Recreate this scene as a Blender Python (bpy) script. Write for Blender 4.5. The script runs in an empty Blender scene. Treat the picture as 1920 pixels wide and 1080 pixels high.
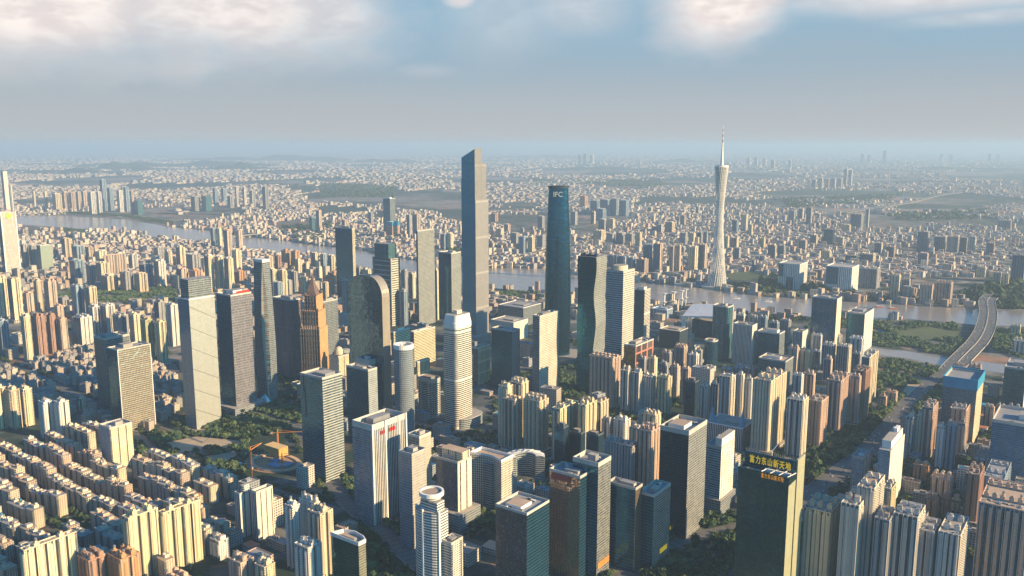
import bpy, math, random
import numpy as np
from math import sin, cos, radians, pi, atan2, sqrt
random.seed(7); RNG = np.random.default_rng(7)
R = random.Random(11)
scene = bpy.context.scene
COL = scene.collection
# ------------------------------------------------------------------ camera
H = 540.0; FPX = 1600.0; PITCH = math.atan(268 / FPX)
cam_data = bpy.data.cameras.new("camera"); cam = bpy.data.objects.new("camera", cam_data); COL.objects.link(cam)
cam_data.sensor_width = 36; cam_data.lens = 36 * FPX / 1920; cam_data.clip_start = 1; cam_data.clip_end = 200000
cam.location = (0, 0, H); cam.rotation_euler = (pi / 2 - PITCH, 0, 0); scene.camera = cam
# ------------------------------------------------------------------ light and exposure
SUN_AZ = radians(113)            # clockwise from +Y (view direction)
SUN_EL = radians(21.5)
sd = bpy.data.lights.new("sun", 'SUN'); sd.energy = 5.0; sd.angle = radians(0.6); sd.color = (1.0, 0.71, 0.37)
sun = bpy.data.objects.new("sun", sd); COL.objects.link(sun)
sun.rotation_euler = (pi / 2 - SUN_EL, 0, pi - SUN_AZ)
scene.view_settings.view_transform = 'Standard'; scene.view_settings.look = 'None'
scene.view_settings.exposure = 1.20; scene.view_settings.gamma = 1
CP, SP = cos(PITCH), sin(PITCH)
def ray(px, py):
    a = (px - 960) / FPX; b = (540 - py) / FPX
    return a, CP + b * SP, -SP + b * CP
def at(px, py, z=0.0):
    a, y, dz = ray(px, py); t = (z - H) / dz
    return a * t, y * t
def proj(x, y, z):
    dz = z - H; d = y * CP - dz * SP
    return 960 + FPX * x / d, 540 - FPX * (y * SP + dz * CP) / d
# world
W = bpy.data.worlds.new("World"); scene.world = W; W.use_nodes = True
nt = W.node_tree; nt.nodes.clear()
class NT:
    def __init__(s, nt): s.nt = nt
    def n(s, t, **k):
        x = s.nt.nodes.new(t)
        for a, b in k.items(): setattr(x, a, b)
        return x
    def l(s, a, b): s.nt.links.new(a, b)
    def setin(s, sock, v):
        if isinstance(v, bpy.types.NodeSocket): s.l(v, sock)
        else: sock.default_value = v
    def m(s, op, a, b=0.0, c=None, clamp=False):
        x = s.n('ShaderNodeMath', operation=op); x.use_clamp = clamp
        s.setin(x.inputs[0], a); s.setin(x.inputs[1], b)
        if c is not None: s.setin(x.inputs[2], c)
        return x.outputs[0]
    def mix(s, f, a, b):
        x = s.n('ShaderNodeMix', data_type='RGBA')
        s.setin(x.inputs[0], f)
        for i, v in ((6, a), (7, b)):
            if isinstance(v, tuple): v = (*v[:3], 1)
            s.setin(x.inputs[i], v)
        return x.outputs[2]
    def mul(s, a, f):
        x = s.n('ShaderNodeMix', data_type='RGBA', blend_type='MULTIPLY'); x.inputs[0].default_value = 1
        if isinstance(a, tuple): a = (*a[:3], 1)
        s.setin(x.inputs[6], a)
        s.l(f, x.inputs[7]); return x.outputs[2]
    def mr(s, v, a, b, c=0.0, d=1.0, smooth=True):
        x = s.n('ShaderNodeMapRange'); x.interpolation_type = 'SMOOTHSTEP' if smooth else 'LINEAR'
        s.setin(x.inputs[0], v)
        for i, q in ((1, a), (2, b), (3, c), (4, d)): x.inputs[i].default_value = q
        return x.outputs[0]
g = NT(nt)
sky = g.n('ShaderNodeTexSky', sky_type='NISHITA'); sky.sun_disc = False
sky.sun_elevation = SUN_EL; sky.sun_rotation = SUN_AZ; sky.air_density = 1.6; sky.dust_density = 1.5; sky.ozone_density = 3.0
tc = g.n('ShaderNodeTexCoord'); sx = g.n('ShaderNodeSeparateXYZ'); g.l(tc.outputs['Generated'], sx.inputs[0])
AZ = g.m('ARCTAN2', sx.outputs[0], sx.outputs[1]); EL = g.m('ARCSINE', sx.outputs[2])
cv = g.n('ShaderNodeCombineXYZ'); g.l(AZ, cv.inputs[0]); g.l(g.m('MULTIPLY', EL, 2.2), cv.inputs[1])
def wnoise(scale, det=5, dist=0.0, rough=.55):
    x = g.n('ShaderNodeTexNoise'); x.inputs['Scale'].default_value = scale; x.inputs['Detail'].default_value = det
    x.inputs['Roughness'].default_value = rough; x.inputs['Distortion'].default_value = dist
    g.l(cv.outputs[0], x.inputs['Vector']); return x.outputs[0]
nA = wnoise(7, 3, .3, .5); nB = wnoise(26, 4, .2, .5); nC = wnoise(3.2, 3, .4)
def azel(px, py):
    a, y, z = ray(px, py); return atan2(a, y), math.asin(z / sqrt(a * a + y * y + z * z))
# soft cloud banks hung in the sky: (px, py, half width px, half height px, strength)
blobs = [(70, 0, 260, 120, 1.0), (400, 10, 320, 115, .85), (620, 20, 130, 75, .62), (-150, 0, 300, 120, .9), (1350, -5, 125, 95, 1.15), (862, -6, 34, 22, .8),
         (940, 30, 120, 90, .22), (800, 133, 60, 14, .14), (1800, -12, 330, 34, .7), (1080, 15, 120, 50, .3), (1860, 28, 160, 18, .35)]
tot = None
wob = g.m('MULTIPLY', g.m('SUBTRACT', nA, .5), .8); wob = g.m('ADD', wob, g.m('MULTIPLY', g.m('SUBTRACT', nB, .5), .5))
for (bx_, by_, rw, rh, st) in blobs:
    a0, e0 = azel(bx_, by_)
    dx = g.m('DIVIDE', g.m('SUBTRACT', AZ, a0), rw / FPX); dy = g.m('DIVIDE', g.m('SUBTRACT', EL, e0), rh / FPX)
    d = g.m('SQRT', g.m('ADD', g.m('MULTIPLY', dx, dx), g.m('MULTIPLY', dy, dy)))
    d = g.m('ADD', d, wob)
    v = g.mr(d, 1.3, .1, 0, st)
    tot = v if tot is None else g.m('MAXIMUM', tot, v)
# broad sky behind the clouds: thin grey veil thickening to the horizon
veil = g.mr(EL, .17, .015, .0, .92)
SKYS = 0.10; VK = 0.575
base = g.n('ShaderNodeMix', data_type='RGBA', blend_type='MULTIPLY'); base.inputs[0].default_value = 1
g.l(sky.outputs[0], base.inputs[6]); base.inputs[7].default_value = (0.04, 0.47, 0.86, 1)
# values below are divided by the background strength
def wc(c): return tuple(v * VK / SKYS for v in c)
patch = g.m('ADD', veil, g.m('MULTIPLY', g.m('SUBTRACT', nC, .5), .9), clamp=True)
up = g.mr(EL, .16, .26, 1, 0)
vis = g.mix(patch, wc((.245, .37, .47)), wc((.31, .345, .385)))
low = g.mr(EL, .105, .0, 0, 1)
vis = g.mix(g.m('MULTIPLY', low, .85), vis, wc((.42, .42, .43)))
side = g.mr(g.m('ABSOLUTE', AZ), .75, 1.5, 1, 0)      # veil kept ahead; unseen sky left bluer to tint shaded walls
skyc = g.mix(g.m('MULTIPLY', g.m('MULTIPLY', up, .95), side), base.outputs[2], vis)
cloudc = g.mix(g.mr(nB, .35, .7), wc((.64, .57, .55)), wc((.86, .76, .70)))
skyc = g.mix(g.m('MINIMUM', tot, .93), skyc, cloudc)
skyc = g.mix(g.mr(EL, -.004, -.05, 0, 1), skyc, wc((.03, .045, .06)))
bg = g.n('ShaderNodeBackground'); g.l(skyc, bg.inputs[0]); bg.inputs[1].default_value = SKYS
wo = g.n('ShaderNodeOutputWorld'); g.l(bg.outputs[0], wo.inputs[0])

# ------------------------------------------------------------------ materials
MATS = {}
def new_mat(name):
    m = bpy.data.materials.new(name); m.use_nodes = True; m.node_tree.nodes.clear(); return m, NT(m.node_tree)
def finish(m, g, col, rough, metal=0.0, spec=.5, normal=None):
    p = g.n('ShaderNodeBsdfPrincipled'); o = g.n('ShaderNodeOutputMaterial')
    g.setin(p.inputs['Base Color'], (*col, 1) if isinstance(col, tuple) else col)
    g.setin(p.inputs['Roughness'], rough); g.setin(p.inputs['Metallic'], metal); g.setin(p.inputs['Specular IOR Level'], spec)
    if normal is not None: g.l(normal, p.inputs['Normal'])
    g.l(p.outputs[0], o.inputs[0]); return m
def noise(g, vec, scale, det=3, rough=.55):
    x = g.n('ShaderNodeTexNoise'); x.inputs['Scale'].default_value = scale; x.inputs['Detail'].default_value = det
    x.inputs['Roughness'].default_value = rough
    if vec is not None: g.l(vec, x.inputs['Vector'])
    return x.outputs[0]
def tint(g, col, amp=.16, objvar=.14, vec=None, scale=.06):
    """dirt and per-building tone"""
    if vec is None: vec = g.n('ShaderNodeTexCoord').outputs['Object']
    oi = g.n('ShaderNodeObjectInfo')
    f = g.mr(noise(g, vec, scale, 4), .3, .7, 1 - amp, 1 + amp * .5, False)
    f = g.m('MULTIPLY', f, g.mr(oi.outputs['Random'], 0, 1, 1 - objvar, 1 + objvar, False))
    cc = g.n('ShaderNodeCombineXYZ')
    for i in range(3): g.l(f, cc.inputs[i])
    return g.mul(col, cc.outputs[0])
def plain(name, col, rough=.8, metal=0.0, spec=.3, amp=.15, scale=.08):
    if name in MATS: return MATS[name]
    m, g = new_mat(name); finish(m, g, tint(g, col, amp, .12, scale=scale), rough, metal, spec); MATS[name] = m; return m
def facade(name, wall, glass, bay=3.6, fl=3.2, u=(.22, .8), v=(.3, .85), rough=.18, metal=0.0, spec=.7, stripe=None, mech=None, var=.7, diag=None, wrough=.75, lit=.05, band=None, ripple=2.2):
    """windows laid out in metres on every wall: u along the wall, v up it"""
    if name in MATS: return MATS[name]
    m, g = new_mat(name)
    uv = g.n('ShaderNodeUVMap'); s = g.n('ShaderNodeSeparateXYZ'); g.l(uv.outputs[0], s.inputs[0])
    U = g.m('DIVIDE', s.outputs[0], bay); V = g.m('DIVIDE', s.outputs[1], fl)
    fu = g.m('FRACT', U); fv = g.m('FRACT', V)
    mu = g.m('MULTIPLY', g.m('GREATER_THAN', fu, u[0]), g.m('LESS_THAN', fu, u[1]))
    mv = g.m('MULTIPLY', g.m('GREATER_THAN', fv, v[0]), g.m('LESS_THAN', fv, v[1]))
    mask = g.m('MULTIPLY', mu, mv)
    if stripe:                      # every k bays a glass-toned stripe, painted to stand in for a shaded recess
        k, w = stripe
        fs = g.m('FRACT', g.m('DIVIDE', U, k))
        st = g.m('LESS_THAN', fs, w); mask = g.m('MAXIMUM', mask, g.m('MULTIPLY', st, g.m('LESS_THAN', fv, .88)))
    if mech:                        # every k floors a blank plant storey
        k, w = mech
        fm = g.m('FRACT', g.m('DIVIDE', V, k)); mask = g.m('MULTIPLY', mask, g.m('GREATER_THAN', fm, w))
    cell = g.n('ShaderNodeCombineXYZ'); g.l(g.m('FLOOR', U), cell.inputs[0]); g.l(g.m('FLOOR', V), cell.inputs[1])
    wn = g.n('ShaderNodeTexWhiteNoise'); wn.noise_dimensions = '2D'; g.l(cell.outputs[0], wn.inputs['Vector'])
    r1 = wn.outputs['Value']
    # large soft mottling of the glass (blinds, tints, panels out of true)
    big = noise(g, uv.outputs[0], .045, 3)
    mp = g.n('ShaderNodeMapping'); mp.inputs['Scale'].default_value = (.11, .012, 1); g.l(uv.outputs[0], mp.inputs[0])
    st_ = noise(g, mp.outputs[0], 1.0, 3)
    wf = g.n('ShaderNodeTexWhiteNoise'); wf.noise_dimensions = '1D'; g.l(g.m('FLOOR', V), wf.inputs['W'])
    gv = g.m('MULTIPLY', g.m('MULTIPLY', g.mr(st_, .3, .7, 1 - var * .5, 1 + var * .6, False), g.mr(wf.outputs['Value'], 0, 1, 1 - var * .25, 1 + var * .25, False)), g.mr(r1, 0, 1, 1 - var * .6, 1 + var, False), g.mr(big, .3, .7, 1 - var * .45, 1 + var * .6, False))
    cc = g.n('ShaderNodeCombineXYZ')
    for i in range(3): g.l(gv, cc.inputs[i])
    gcol = g.mul(glass, cc.outputs[0])
    gcol = g.mix(g.m('MULTIPLY', g.m('GREATER_THAN', r1, 1 - lit), .5), gcol, (.22, .21, .19))   # drawn curtains
    wcol = tint(g, wall, min(.18, .06 + var * .2), .14)
    if diag:
        dd = g.m('FRACT', g.m('DIVIDE', g.m('ADD', g.m('MULTIPLY', s.outputs[0], .55), s.outputs[1]), diag))
    col = g.mix(mask, wcol, gcol)
    if diag: col = g.mix(g.m('MULTIPLY', g.m('LESS_THAN', dd, .035), .7), col, tuple(c * .3 for c in wall))
    # glass panes are never perfectly flat: each storey reflects a slightly different way
    nz = g.n('ShaderNodeTexNoise'); nz.inputs['Scale'].default_value = .09; nz.inputs['Detail'].default_value = 2; g.l(uv.outputs[0], nz.inputs['Vector'])
    bp = g.n('ShaderNodeBump'); bp.inputs['Strength'].default_value = .35; bp.inputs['Distance'].default_value = .8
    g.l(g.m('ADD', g.m('MULTIPLY', mask, -.15), g.m('MULTIPLY', nz.outputs[0], ripple)), bp.inputs['Height'])
    rg = g.m('ADD', g.m('MULTIPLY', mask, rough - wrough), wrough)
    finish(m, g, col, rg, g.m('MULTIPLY', mask, metal), g.m('ADD', g.m('MULTIPLY', mask, spec - .3), .3), bp.outputs[0])
    MATS[name] = m; return m
NAVY = (.018, .05, .085); TEAL = (.02, .09, .11); DK = (.015, .085, .16)
def apt(name, wall, gl=(.035, .055, .075), **k):
    d = dict(bay=3.4, fl=3.0, u=(.24, .80), v=(.32, .86), stripe=(4, .2), rough=.25, spec=.5); d.update(k)
    return facade(name, wall, gl, **d)
A = {
 'c': apt('apt_cream', (.60, .48, .32)), 'y': apt('apt_yellow', (.60, .52, .33), stripe=(5, .14)), 'w': apt('apt_white', (.64, .61, .56), stripe=(5, .18)),
 'p': apt('apt_pink', (.56, .43, .33)), 'b': apt('apt_brown', (.36, .21, .15)), 'g': apt('apt_grey', (.36, .35, .34)),
 'u': apt('apt_blue', (.30, .36, .42), (.03, .08, .13), stripe=(3, .35)), 'o': apt('apt_olive', (.40, .38, .20)), 'l': apt('apt_ivory', (.68, .57, .38), u=(.3, .72)),
 'r': apt('apt_orange', (.56, .32, .18)),
 'd': facade('office_dark', (.045, .07, .10), DK, 1.6, 3.9, (.08, 1), (.12, 1), .14, .8, var=.3, lit=.01), 't': facade('office_teal', (.10, .16, .17), TEAL, 1.8, 3.9, (.1, 1), (.2, 1), .15, .2),
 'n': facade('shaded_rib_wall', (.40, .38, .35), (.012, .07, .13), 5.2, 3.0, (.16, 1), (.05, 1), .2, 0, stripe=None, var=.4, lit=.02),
 's': facade('office_steel', (.30, .32, .33), (.05, .07, .09), 2.2, 3.8, (.3, 1), (.25, 1), .2, .2), 'f': facade('office_fins', (.55, .52, .48), (.04, .06, .09), 3.2, 60, (.42, 1), (-1, 2), .25),
}
ADJ = {'c': 'cream', 'y': 'yellow', 'w': 'white', 'p': 'pink beige', 'b': 'brown', 'g': 'grey', 'u': 'blue grey', 'o': 'olive', 'l': 'ivory', 'r': 'orange',
       'd': 'dark blue glass', 't': 'teal glass', 'n': 'dark faced white ribbed', 's': 'grey steel and glass', 'f': 'pale finned'}
ROOF = [plain('roof_concrete', (.34, .31, .27)), plain('roof_tan', (.40, .30, .22)), plain('roof_grey', (.26, .26, .27))]
RED = plain('roof_terracotta', (.42, .16, .09)); WHITE = plain('white_paint', (.72, .70, .66), .6); CREAM = plain('cream_render', (.62, .52, .38))
CONC = plain('concrete', (.36, .34, .31)); METAL = plain('grey_metal', (.30, .31, .32), .45, .4); DARK = plain('dark_cladding', (.03, .045, .06), .4)
BLUE = plain('blue_sheet', (.03, .22, .36), .6); ORANGE = plain('orange_paint', (.60, .24, .06), .6); SOIL = plain('bare_soil', (.38, .24, .14), .95, scale=.03)
YEL = plain('yellow_sign', (1.0, .66, .01), .5, amp=0); REDP = plain('red_sign', (.38, .03, .025), .5)
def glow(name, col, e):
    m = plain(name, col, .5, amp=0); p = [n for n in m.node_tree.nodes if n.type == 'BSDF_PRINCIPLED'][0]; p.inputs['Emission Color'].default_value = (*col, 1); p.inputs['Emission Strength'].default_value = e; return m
YGLOW = glow('added_glow_yellow', (1.0, .62, .02), .14); OGLOW = glow('added_glow_orange', (1.0, .38, .01), .12)  # glow added so signs and kiosk keep their yellow in the shade
GREEN = plain('lawn', (.075, .095, .04), .95, scale=.02)

# ------------------------------------------------------------------ mesh building
class MB:
    def __init__(s): s.v = []; s.f = []; s.uv = []; s.mi = []; s.mats = []
    def mid(s, m):
        if m not in s.mats: s.mats.append(m)
        return s.mats.index(m)
    def face(s, pts, m, uv=None):
        b = len(s.v); s.v += pts; s.f.append(tuple(range(b, b + len(pts))))
        s.uv += uv if uv else [(p[0], p[1]) for p in pts]; s.mi.append(s.mid(m))
    def loft(s, secs, side, top=None, closed=True, bottom=False):
        """secs: [(z, poly)] with equal counts, ccw; side: one material or a list per edge"""
        n = len(secs[0][1]); b = len(s.v)
        for z, P in secs: s.v += [(p[0], p[1], z) for p in P]
        P0 = secs[0][1]; us = [0]
        for i in range(n): us.append(us[-1] + math.dist(P0[i], P0[(i + 1) % n]))
        smooth_plan = n > 9
        for k in range(len(secs) - 1):
            z0, z1 = secs[k][0], secs[k + 1][0]
            for i in range(n if closed else n - 1):
                j = (i + 1) % n
                s.f.append((b + k * n + i, b + k * n + j, b + (k + 1) * n + j, b + (k + 1) * n + i))
                u0, u1 = (us[i], us[i + 1]) if smooth_plan else (0, us[i + 1] - us[i])
                s.uv += [(u0, z0), (u1, z0), (u1, z1), (u0, z1)]
                s.mi.append(s.mid(side[i % len(side)] if isinstance(side, list) else side))
        if top is not None:
            z, P = secs[-1]; s.face([(p[0], p[1], z) for p in P], top)
        if bottom:
            z, P = secs[0]; s.face([(p[0], p[1], z) for p in reversed(P)], top or side)
    def prism(s, P, z0, z1, side, top=None, **k): s.loft([(z0, P), (z1, P)], side, top, **k)
    def box(s, cx, cy, w, d, z0, z1, side, top=None, a=0, **k):
        s.prism(rect(w, d, cx, cy, a), z0, z1, side, top or side, **k)
    def ring(s, Po, Pi, z0, z1, m):
        s.loft([(z0, Po), (z1, Po)], m); s.loft([(z0, Pi[::-1]), (z1, Pi[::-1])], m)
        n = len(Po)
        for i in range(n):
            j = (i + 1) % n
            s.face([(*Po[i], z1), (*Po[j], z1), (*Pi[j], z1), (*Pi[i], z1)], m)
            s.face([(*Po[j], z0), (*Po[i], z0), (*Pi[i], z0), (*Pi[j], z0)], m)
    def bar(s, p, q, r, m, n=4, r2=None):
        p = np.array(p, float); q = np.array(q, float); d = q - p; L = np.linalg.norm(d)
        if L < 1e-6: return
        d /= L; a = np.cross(d, (0, 0, 1) if abs(d[2]) < .9 else (1, 0, 0)); a /= np.linalg.norm(a); c = np.cross(d, a)
        r2 = r if r2 is None else r2; b = len(s.v)
        for (o, rr) in ((p, r), (q, r2)):
            for i in range(n):
                t = 2 * pi * i / n; s.v.append(tuple(o + rr * (cos(t) * a + sin(t) * c)))
        for i in range(n):
            j = (i + 1) % n; s.f.append((b + i, b + j, b + n + j, b + n + i)); s.uv += [(0, 0), (1, 0), (1, L), (0, L)]; s.mi.append(s.mid(m))
        for k in (0, n):
            s.f.append(tuple(b + k + i for i in (range(n) if k else reversed(range(n))))); s.uv += [(0, 0)] * n; s.mi.append(s.mid(m))
    def mesh(s, name):
        me = bpy.data.meshes.new(name); me.from_pydata(s.v, [], s.f)
        for m in s.mats: me.materials.append(m)
        me.polygons.foreach_set('material_index', s.mi)
        ul = me.uv_layers.new(name='UVMap'); ul.data.foreach_set('uv', np.array(s.uv, 'f').ravel()); me.update(); return me
    def build(s, name, parent=None, loc=(0, 0, 0), rz=0.0):
        o = bpy.data.objects.new(name, s.mesh(name)); COL.objects.link(o)
        if parent is not None: o.parent = parent
        o.location = loc; o.rotation_euler = (0, 0, rz); return o
def rect(w, d, cx=0, cy=0, a=0):
    P = [(-w / 2, -d / 2), (w / 2, -d / 2), (w / 2, d / 2), (-w / 2, d / 2)]
    return [(cx + x * cos(a) - y * sin(a), cy + x * sin(a) + y * cos(a)) for x, y in P]
def sup(w, d, n=24, e=2.0, cx=0, cy=0):
    out = []
    for i in range(n):
        t = 2 * pi * (i + .5) / n; c, s_ = cos(t), sin(t)
        out.append((cx + w / 2 * math.copysign(abs(c) ** (2 / e), c), cy + d / 2 * math.copysign(abs(s_) ** (2 / e), s_)))
    return out
def scl(P, sx_, sy_=None): sy_ = sx_ if sy_ is None else sy_; return [(x * sx_, y * sy_) for x, y in P]
def shf(P, dx, dy): return [(x + dx, y + dy) for x, y in P]
def tag(o, label=None, cat=None, group=None, kind=None):
    if label: o['label'] = label
    if cat: o['category'] = cat
    if group: o['group'] = group
    if kind: o['kind'] = kind
    return o
def empty(name, x, y, rz=0.0, z=0.0):
    o = bpy.data.objects.new(name, None); COL.objects.link(o); o.location = (x, y, z); o.rotation_euler = (0, 0, rz); o.empty_display_size = 1; return o
ROT = radians(-36)
FOOT = []          # (x, y, w, d, rot, name) footprints of everything that stands on the ground
def foot(xl, xm, xr, yt, yb=None, h=None, rot=ROT, r=1.15, reg=True):
    """size and place of a building from the photo: near vertical edge at xm, ends at xl and xr, top at yt"""
    dl = (-cos(rot), -sin(rot)); dr = (-sin(rot), cos(rot))
    if yb is not None:
        Y = at(960, yb)[1]
        t = Y / ray(960, yt)[1]; z = H + t * ray(960, yt)[2]
    else: z = h; Y = at(960, yt, h)[1]
    def solve(xm):
        X = (xm - 960) / FPX * (Y / ray(960, yt)[1])
        zz = z - H
        def L(px, d):
            k = (px - 960) / FPX
            return (X - k * (Y * CP - zz * SP)) / (k * d[1] * CP - d[0])
        return X, L(xl, dl), L(xr, dr)
    if not xm:
        a, b = xl + .5, xr - .5
        for _ in range(24):
            c = (a + b) / 2; X, w, d = solve(c)
            if w / max(d, .1) > r: b = c
            else: a = c
        xm = c
    X, w, d = solve(xm)
    w = min(max(w, 6), 95); d = min(max(d, 6), 95)
    cx = X + dl[0] * w / 2 + dr[0] * d / 2; cy = Y + dl[1] * w / 2 + dr[1] * d / 2
    if reg: FOOT.append((cx, cy, w, d, rot))
    return cx, cy, w, d, z
def corners(f, m=0):
    x, y, w, d, a = f[:5]; return [(x + p[0], y + p[1]) for p in rect(w + 2 * m, d + 2 * m, 0, 0, a)]
def overlap(f, g_, m=0):
    if math.hypot(f[0] - g_[0], f[1] - g_[1]) > (math.hypot(f[2], f[3]) + math.hypot(g_[2], g_[3])) / 2 + 2 * m: return False
    A_, B_ = corners(f, m), corners(g_)
    for a in (f[4], f[4] + pi / 2, g_[4], g_[4] + pi / 2):
        c, s_ = cos(a), sin(a); p = [x * c + y * s_ for x, y in A_]; q = [x * c + y * s_ for x, y in B_]
        if max(p) < min(q) or max(q) < min(p): return False
    return True
def inpoly(x, y, P):
    c = False; j = len(P) - 1
    for i in range(len(P)):
        if (P[i][1] > y) != (P[j][1] > y) and x < (P[j][0] - P[i][0]) * (y - P[i][1]) / (P[j][1] - P[i][1]) + P[i][0]: c = not c
        j = i
    return c
# ------------------------------------------------------------------ ground, water, roads
def ground_mat():
    m, g = new_mat('ground'); tc = g.n('ShaderNodeTexCoord'); v = tc.outputs['Object']
    vo = g.n('ShaderNodeTexVoronoi'); vo.inputs['Scale'].default_value = .016; g.l(v, vo.inputs['Vector'])
    v2 = g.n('ShaderNodeTexVoronoi'); v2.inputs['Scale'].default_value = .0035; g.l(v, v2.inputs['Vector'])
    n1 = noise(g, v, .0011, 6, .6); n2 = noise(g, v, .012, 5, .6); n3 = noise(g, v, .00022, 4, .55)
    sp = g.n('ShaderNodeSeparateColor'); g.l(vo.outputs['Color'], sp.inputs[0]); s2 = g.n('ShaderNodeSeparateColor'); g.l(v2.outputs['Color'], s2.inputs[0])
    built = g.mix(sp.outputs[0], (.075, .085, .09), (.25, .235, .21))
    built = g.mix(g.m('GREATER_THAN', sp.outputs[1], .82), built, (.30, .17, .12))
    green = g.mix(n2, (.012, .028, .024), (.035, .058, .038))
    far = g.mr(noise(g, v, .00045, 5, .6), .46, .58)
    sxy = g.n('ShaderNodeSeparateXYZ'); g.l(v, sxy.inputs[0]); dist = g.mr(sxy.outputs[1], 4500, 7500)
    k = g.mix(dist, g.mr(g.m('ADD', n1, g.m('MULTIPLY', n2, .7)), .78, .98), far)
    finish(m, g, g.mix(k, green, built), .95, 0, .2); return m
def water_mat():
    m, g = new_mat('river_water'); tc = g.n('ShaderNodeTexCoord')
    nz = g.n('ShaderNodeTexNoise'); nz.inputs['Scale'].default_value = .05; nz.inputs['Detail'].default_value = 6; g.l(tc.outputs['Object'], nz.inputs['Vector'])
    bp = g.n('ShaderNodeBump'); bp.inputs['Strength'].default_value = .5; bp.inputs['Distance'].default_value = 1.2; g.l(nz.outputs[0], bp.inputs['Height'])
    col = g.mix(noise(g, tc.outputs['Object'], .002, 3), (.20, .175, .155), (.28, .24, .20))
    finish(m, g, col, .22, 0, .8, bp.outputs[0]); return m
def road_mat():
    m, g = new_mat('asphalt_road'); uv = g.n('ShaderNodeUVMap'); s = g.n('ShaderNodeSeparateXYZ'); g.l(uv.outputs[0], s.inputs[0])
    lane = g.m('LESS_THAN', g.m('FRACT', g.m('DIVIDE', s.outputs[0], 3.75)), .05)
    dash = g.m('LESS_THAN', g.m('FRACT', g.m('DIVIDE', s.outputs[1], 12)), .5)
    c = g.mix(noise(g, uv.outputs[0], .05, 4), (.07, .072, .075), (.13, .127, .12))
    finish(m, g, g.mix(g.m('MULTIPLY', lane, dash), c, (.55, .55, .52)), .85, 0, .3); return m
GM = ground_mat(); WM = water_mat(); RM = road_mat()
mb = MB(); xs = [-60000, -15000, -4000, 0, 4000, 15000, 60000]; ys = [-60000, 0, 4000, 15000, 60000, 118000]
for i in range(6):
    for j in range(5): mb.face([(xs[i], ys[j], 0), (xs[i + 1], ys[j], 0), (xs[i + 1], ys[j + 1], 0), (xs[i], ys[j + 1], 0)], GM)
tag(mb.build('ground'), kind='structure')
def px_poly(P, z=0): return [at(x, y, z) for x, y in P]
WATER = []
def sheet(name, P, z, m, kind='structure', rec=None):
    Q = px_poly(P)
    A2 = sum(Q[i][0] * Q[(i + 1) % len(Q)][1] - Q[(i + 1) % len(Q)][0] * Q[i][1] for i in range(len(Q)))
    if A2 < 0: Q.reverse()
    mb = MB(); mb.face([(x, y, z) for x, y in Q], m); o = mb.build(name); tag(o, kind=kind)
    if rec is not None: rec.append(Q)
    return o
river = [(-300, 398), (0, 402), (60, 404), (125, 405), (175, 408), (237, 412), (287, 420), (325, 427), (390, 432), (440, 440), (480, 445), (542, 452), (600, 461), (660, 466), (720, 478),
         (800, 492), (870, 500), (918, 502), (1025, 504), (1090, 516), (1160, 526), (1250, 533), (1360, 546), (1440, 557), (1520, 561), (1640, 570), (1800, 578), (1920, 584), (2250, 594),
         (2250, 626), (1920, 613), (1830, 609), (1780, 605), (1700, 598), (1640, 598), (1560, 596), (1500, 592), (1440, 590), (1375, 587), (1290, 572), (1220, 572), (1140, 560), (1070, 555), (1010, 548),
         (918, 540), (860, 532), (780, 520), (700, 505), (620, 486), (540, 478), (480, 473), (392, 456), (337, 454), (275, 445), (225, 435), (175, 432), (120, 426), (30, 421), (-300, 418)]
sheet('river', river, .3, WM, rec=WATER)
sheet('creek', [(1630, 652), (1700, 658), (1772, 672), (1840, 678), (1930, 690), (2250, 725), (2250, 745), (1930, 708), (1840, 694), (1772, 688), (1700, 672), (1630, 664)], .3, WM, rec=WATER)
sheet('lawn', [(1362, 512), (1420, 508), (1452, 514), (1440, 526), (1370, 525)], .35, GREEN)
sheet('riverside_field', [(1660, 625), (1740, 612), (1800, 618), (1805, 635), (1740, 640), (1670, 636)], .35, GREEN)
sheet('paved_plaza', [(1262, 535), (1330, 538), (1378, 546), (1372, 541), (1340, 531), (1270, 528)], .4, CONC)
CLEAR = [px_poly(P) for P in ([(300, 832), (370, 818), (450, 826), (455, 838), (380, 842), (330, 850)], [(345, 800), (400, 806), (380, 816), (350, 812)], [(385, 856), (440, 846), (450, 862), (400, 872)], [(1680, 622), (1745, 612), (1800, 622), (1800, 634), (1740, 638), (1690, 634)], [(1700, 720), (1760, 722), (1740, 745), (1690, 742)])]
for P in CLEAR:
    if sum(P[i][0] * P[(i + 1) % len(P)][1] - P[(i + 1) % len(P)][0] * P[i][1] for i in range(len(P))) < 0: P.reverse()
    mb = MB(); mb.face([(x, y, .25) for x, y in P], plain('sandy_path', (.34, .28, .20), .95, scale=.05)); tag(mb.build('bare_ground'), kind='structure')
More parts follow.
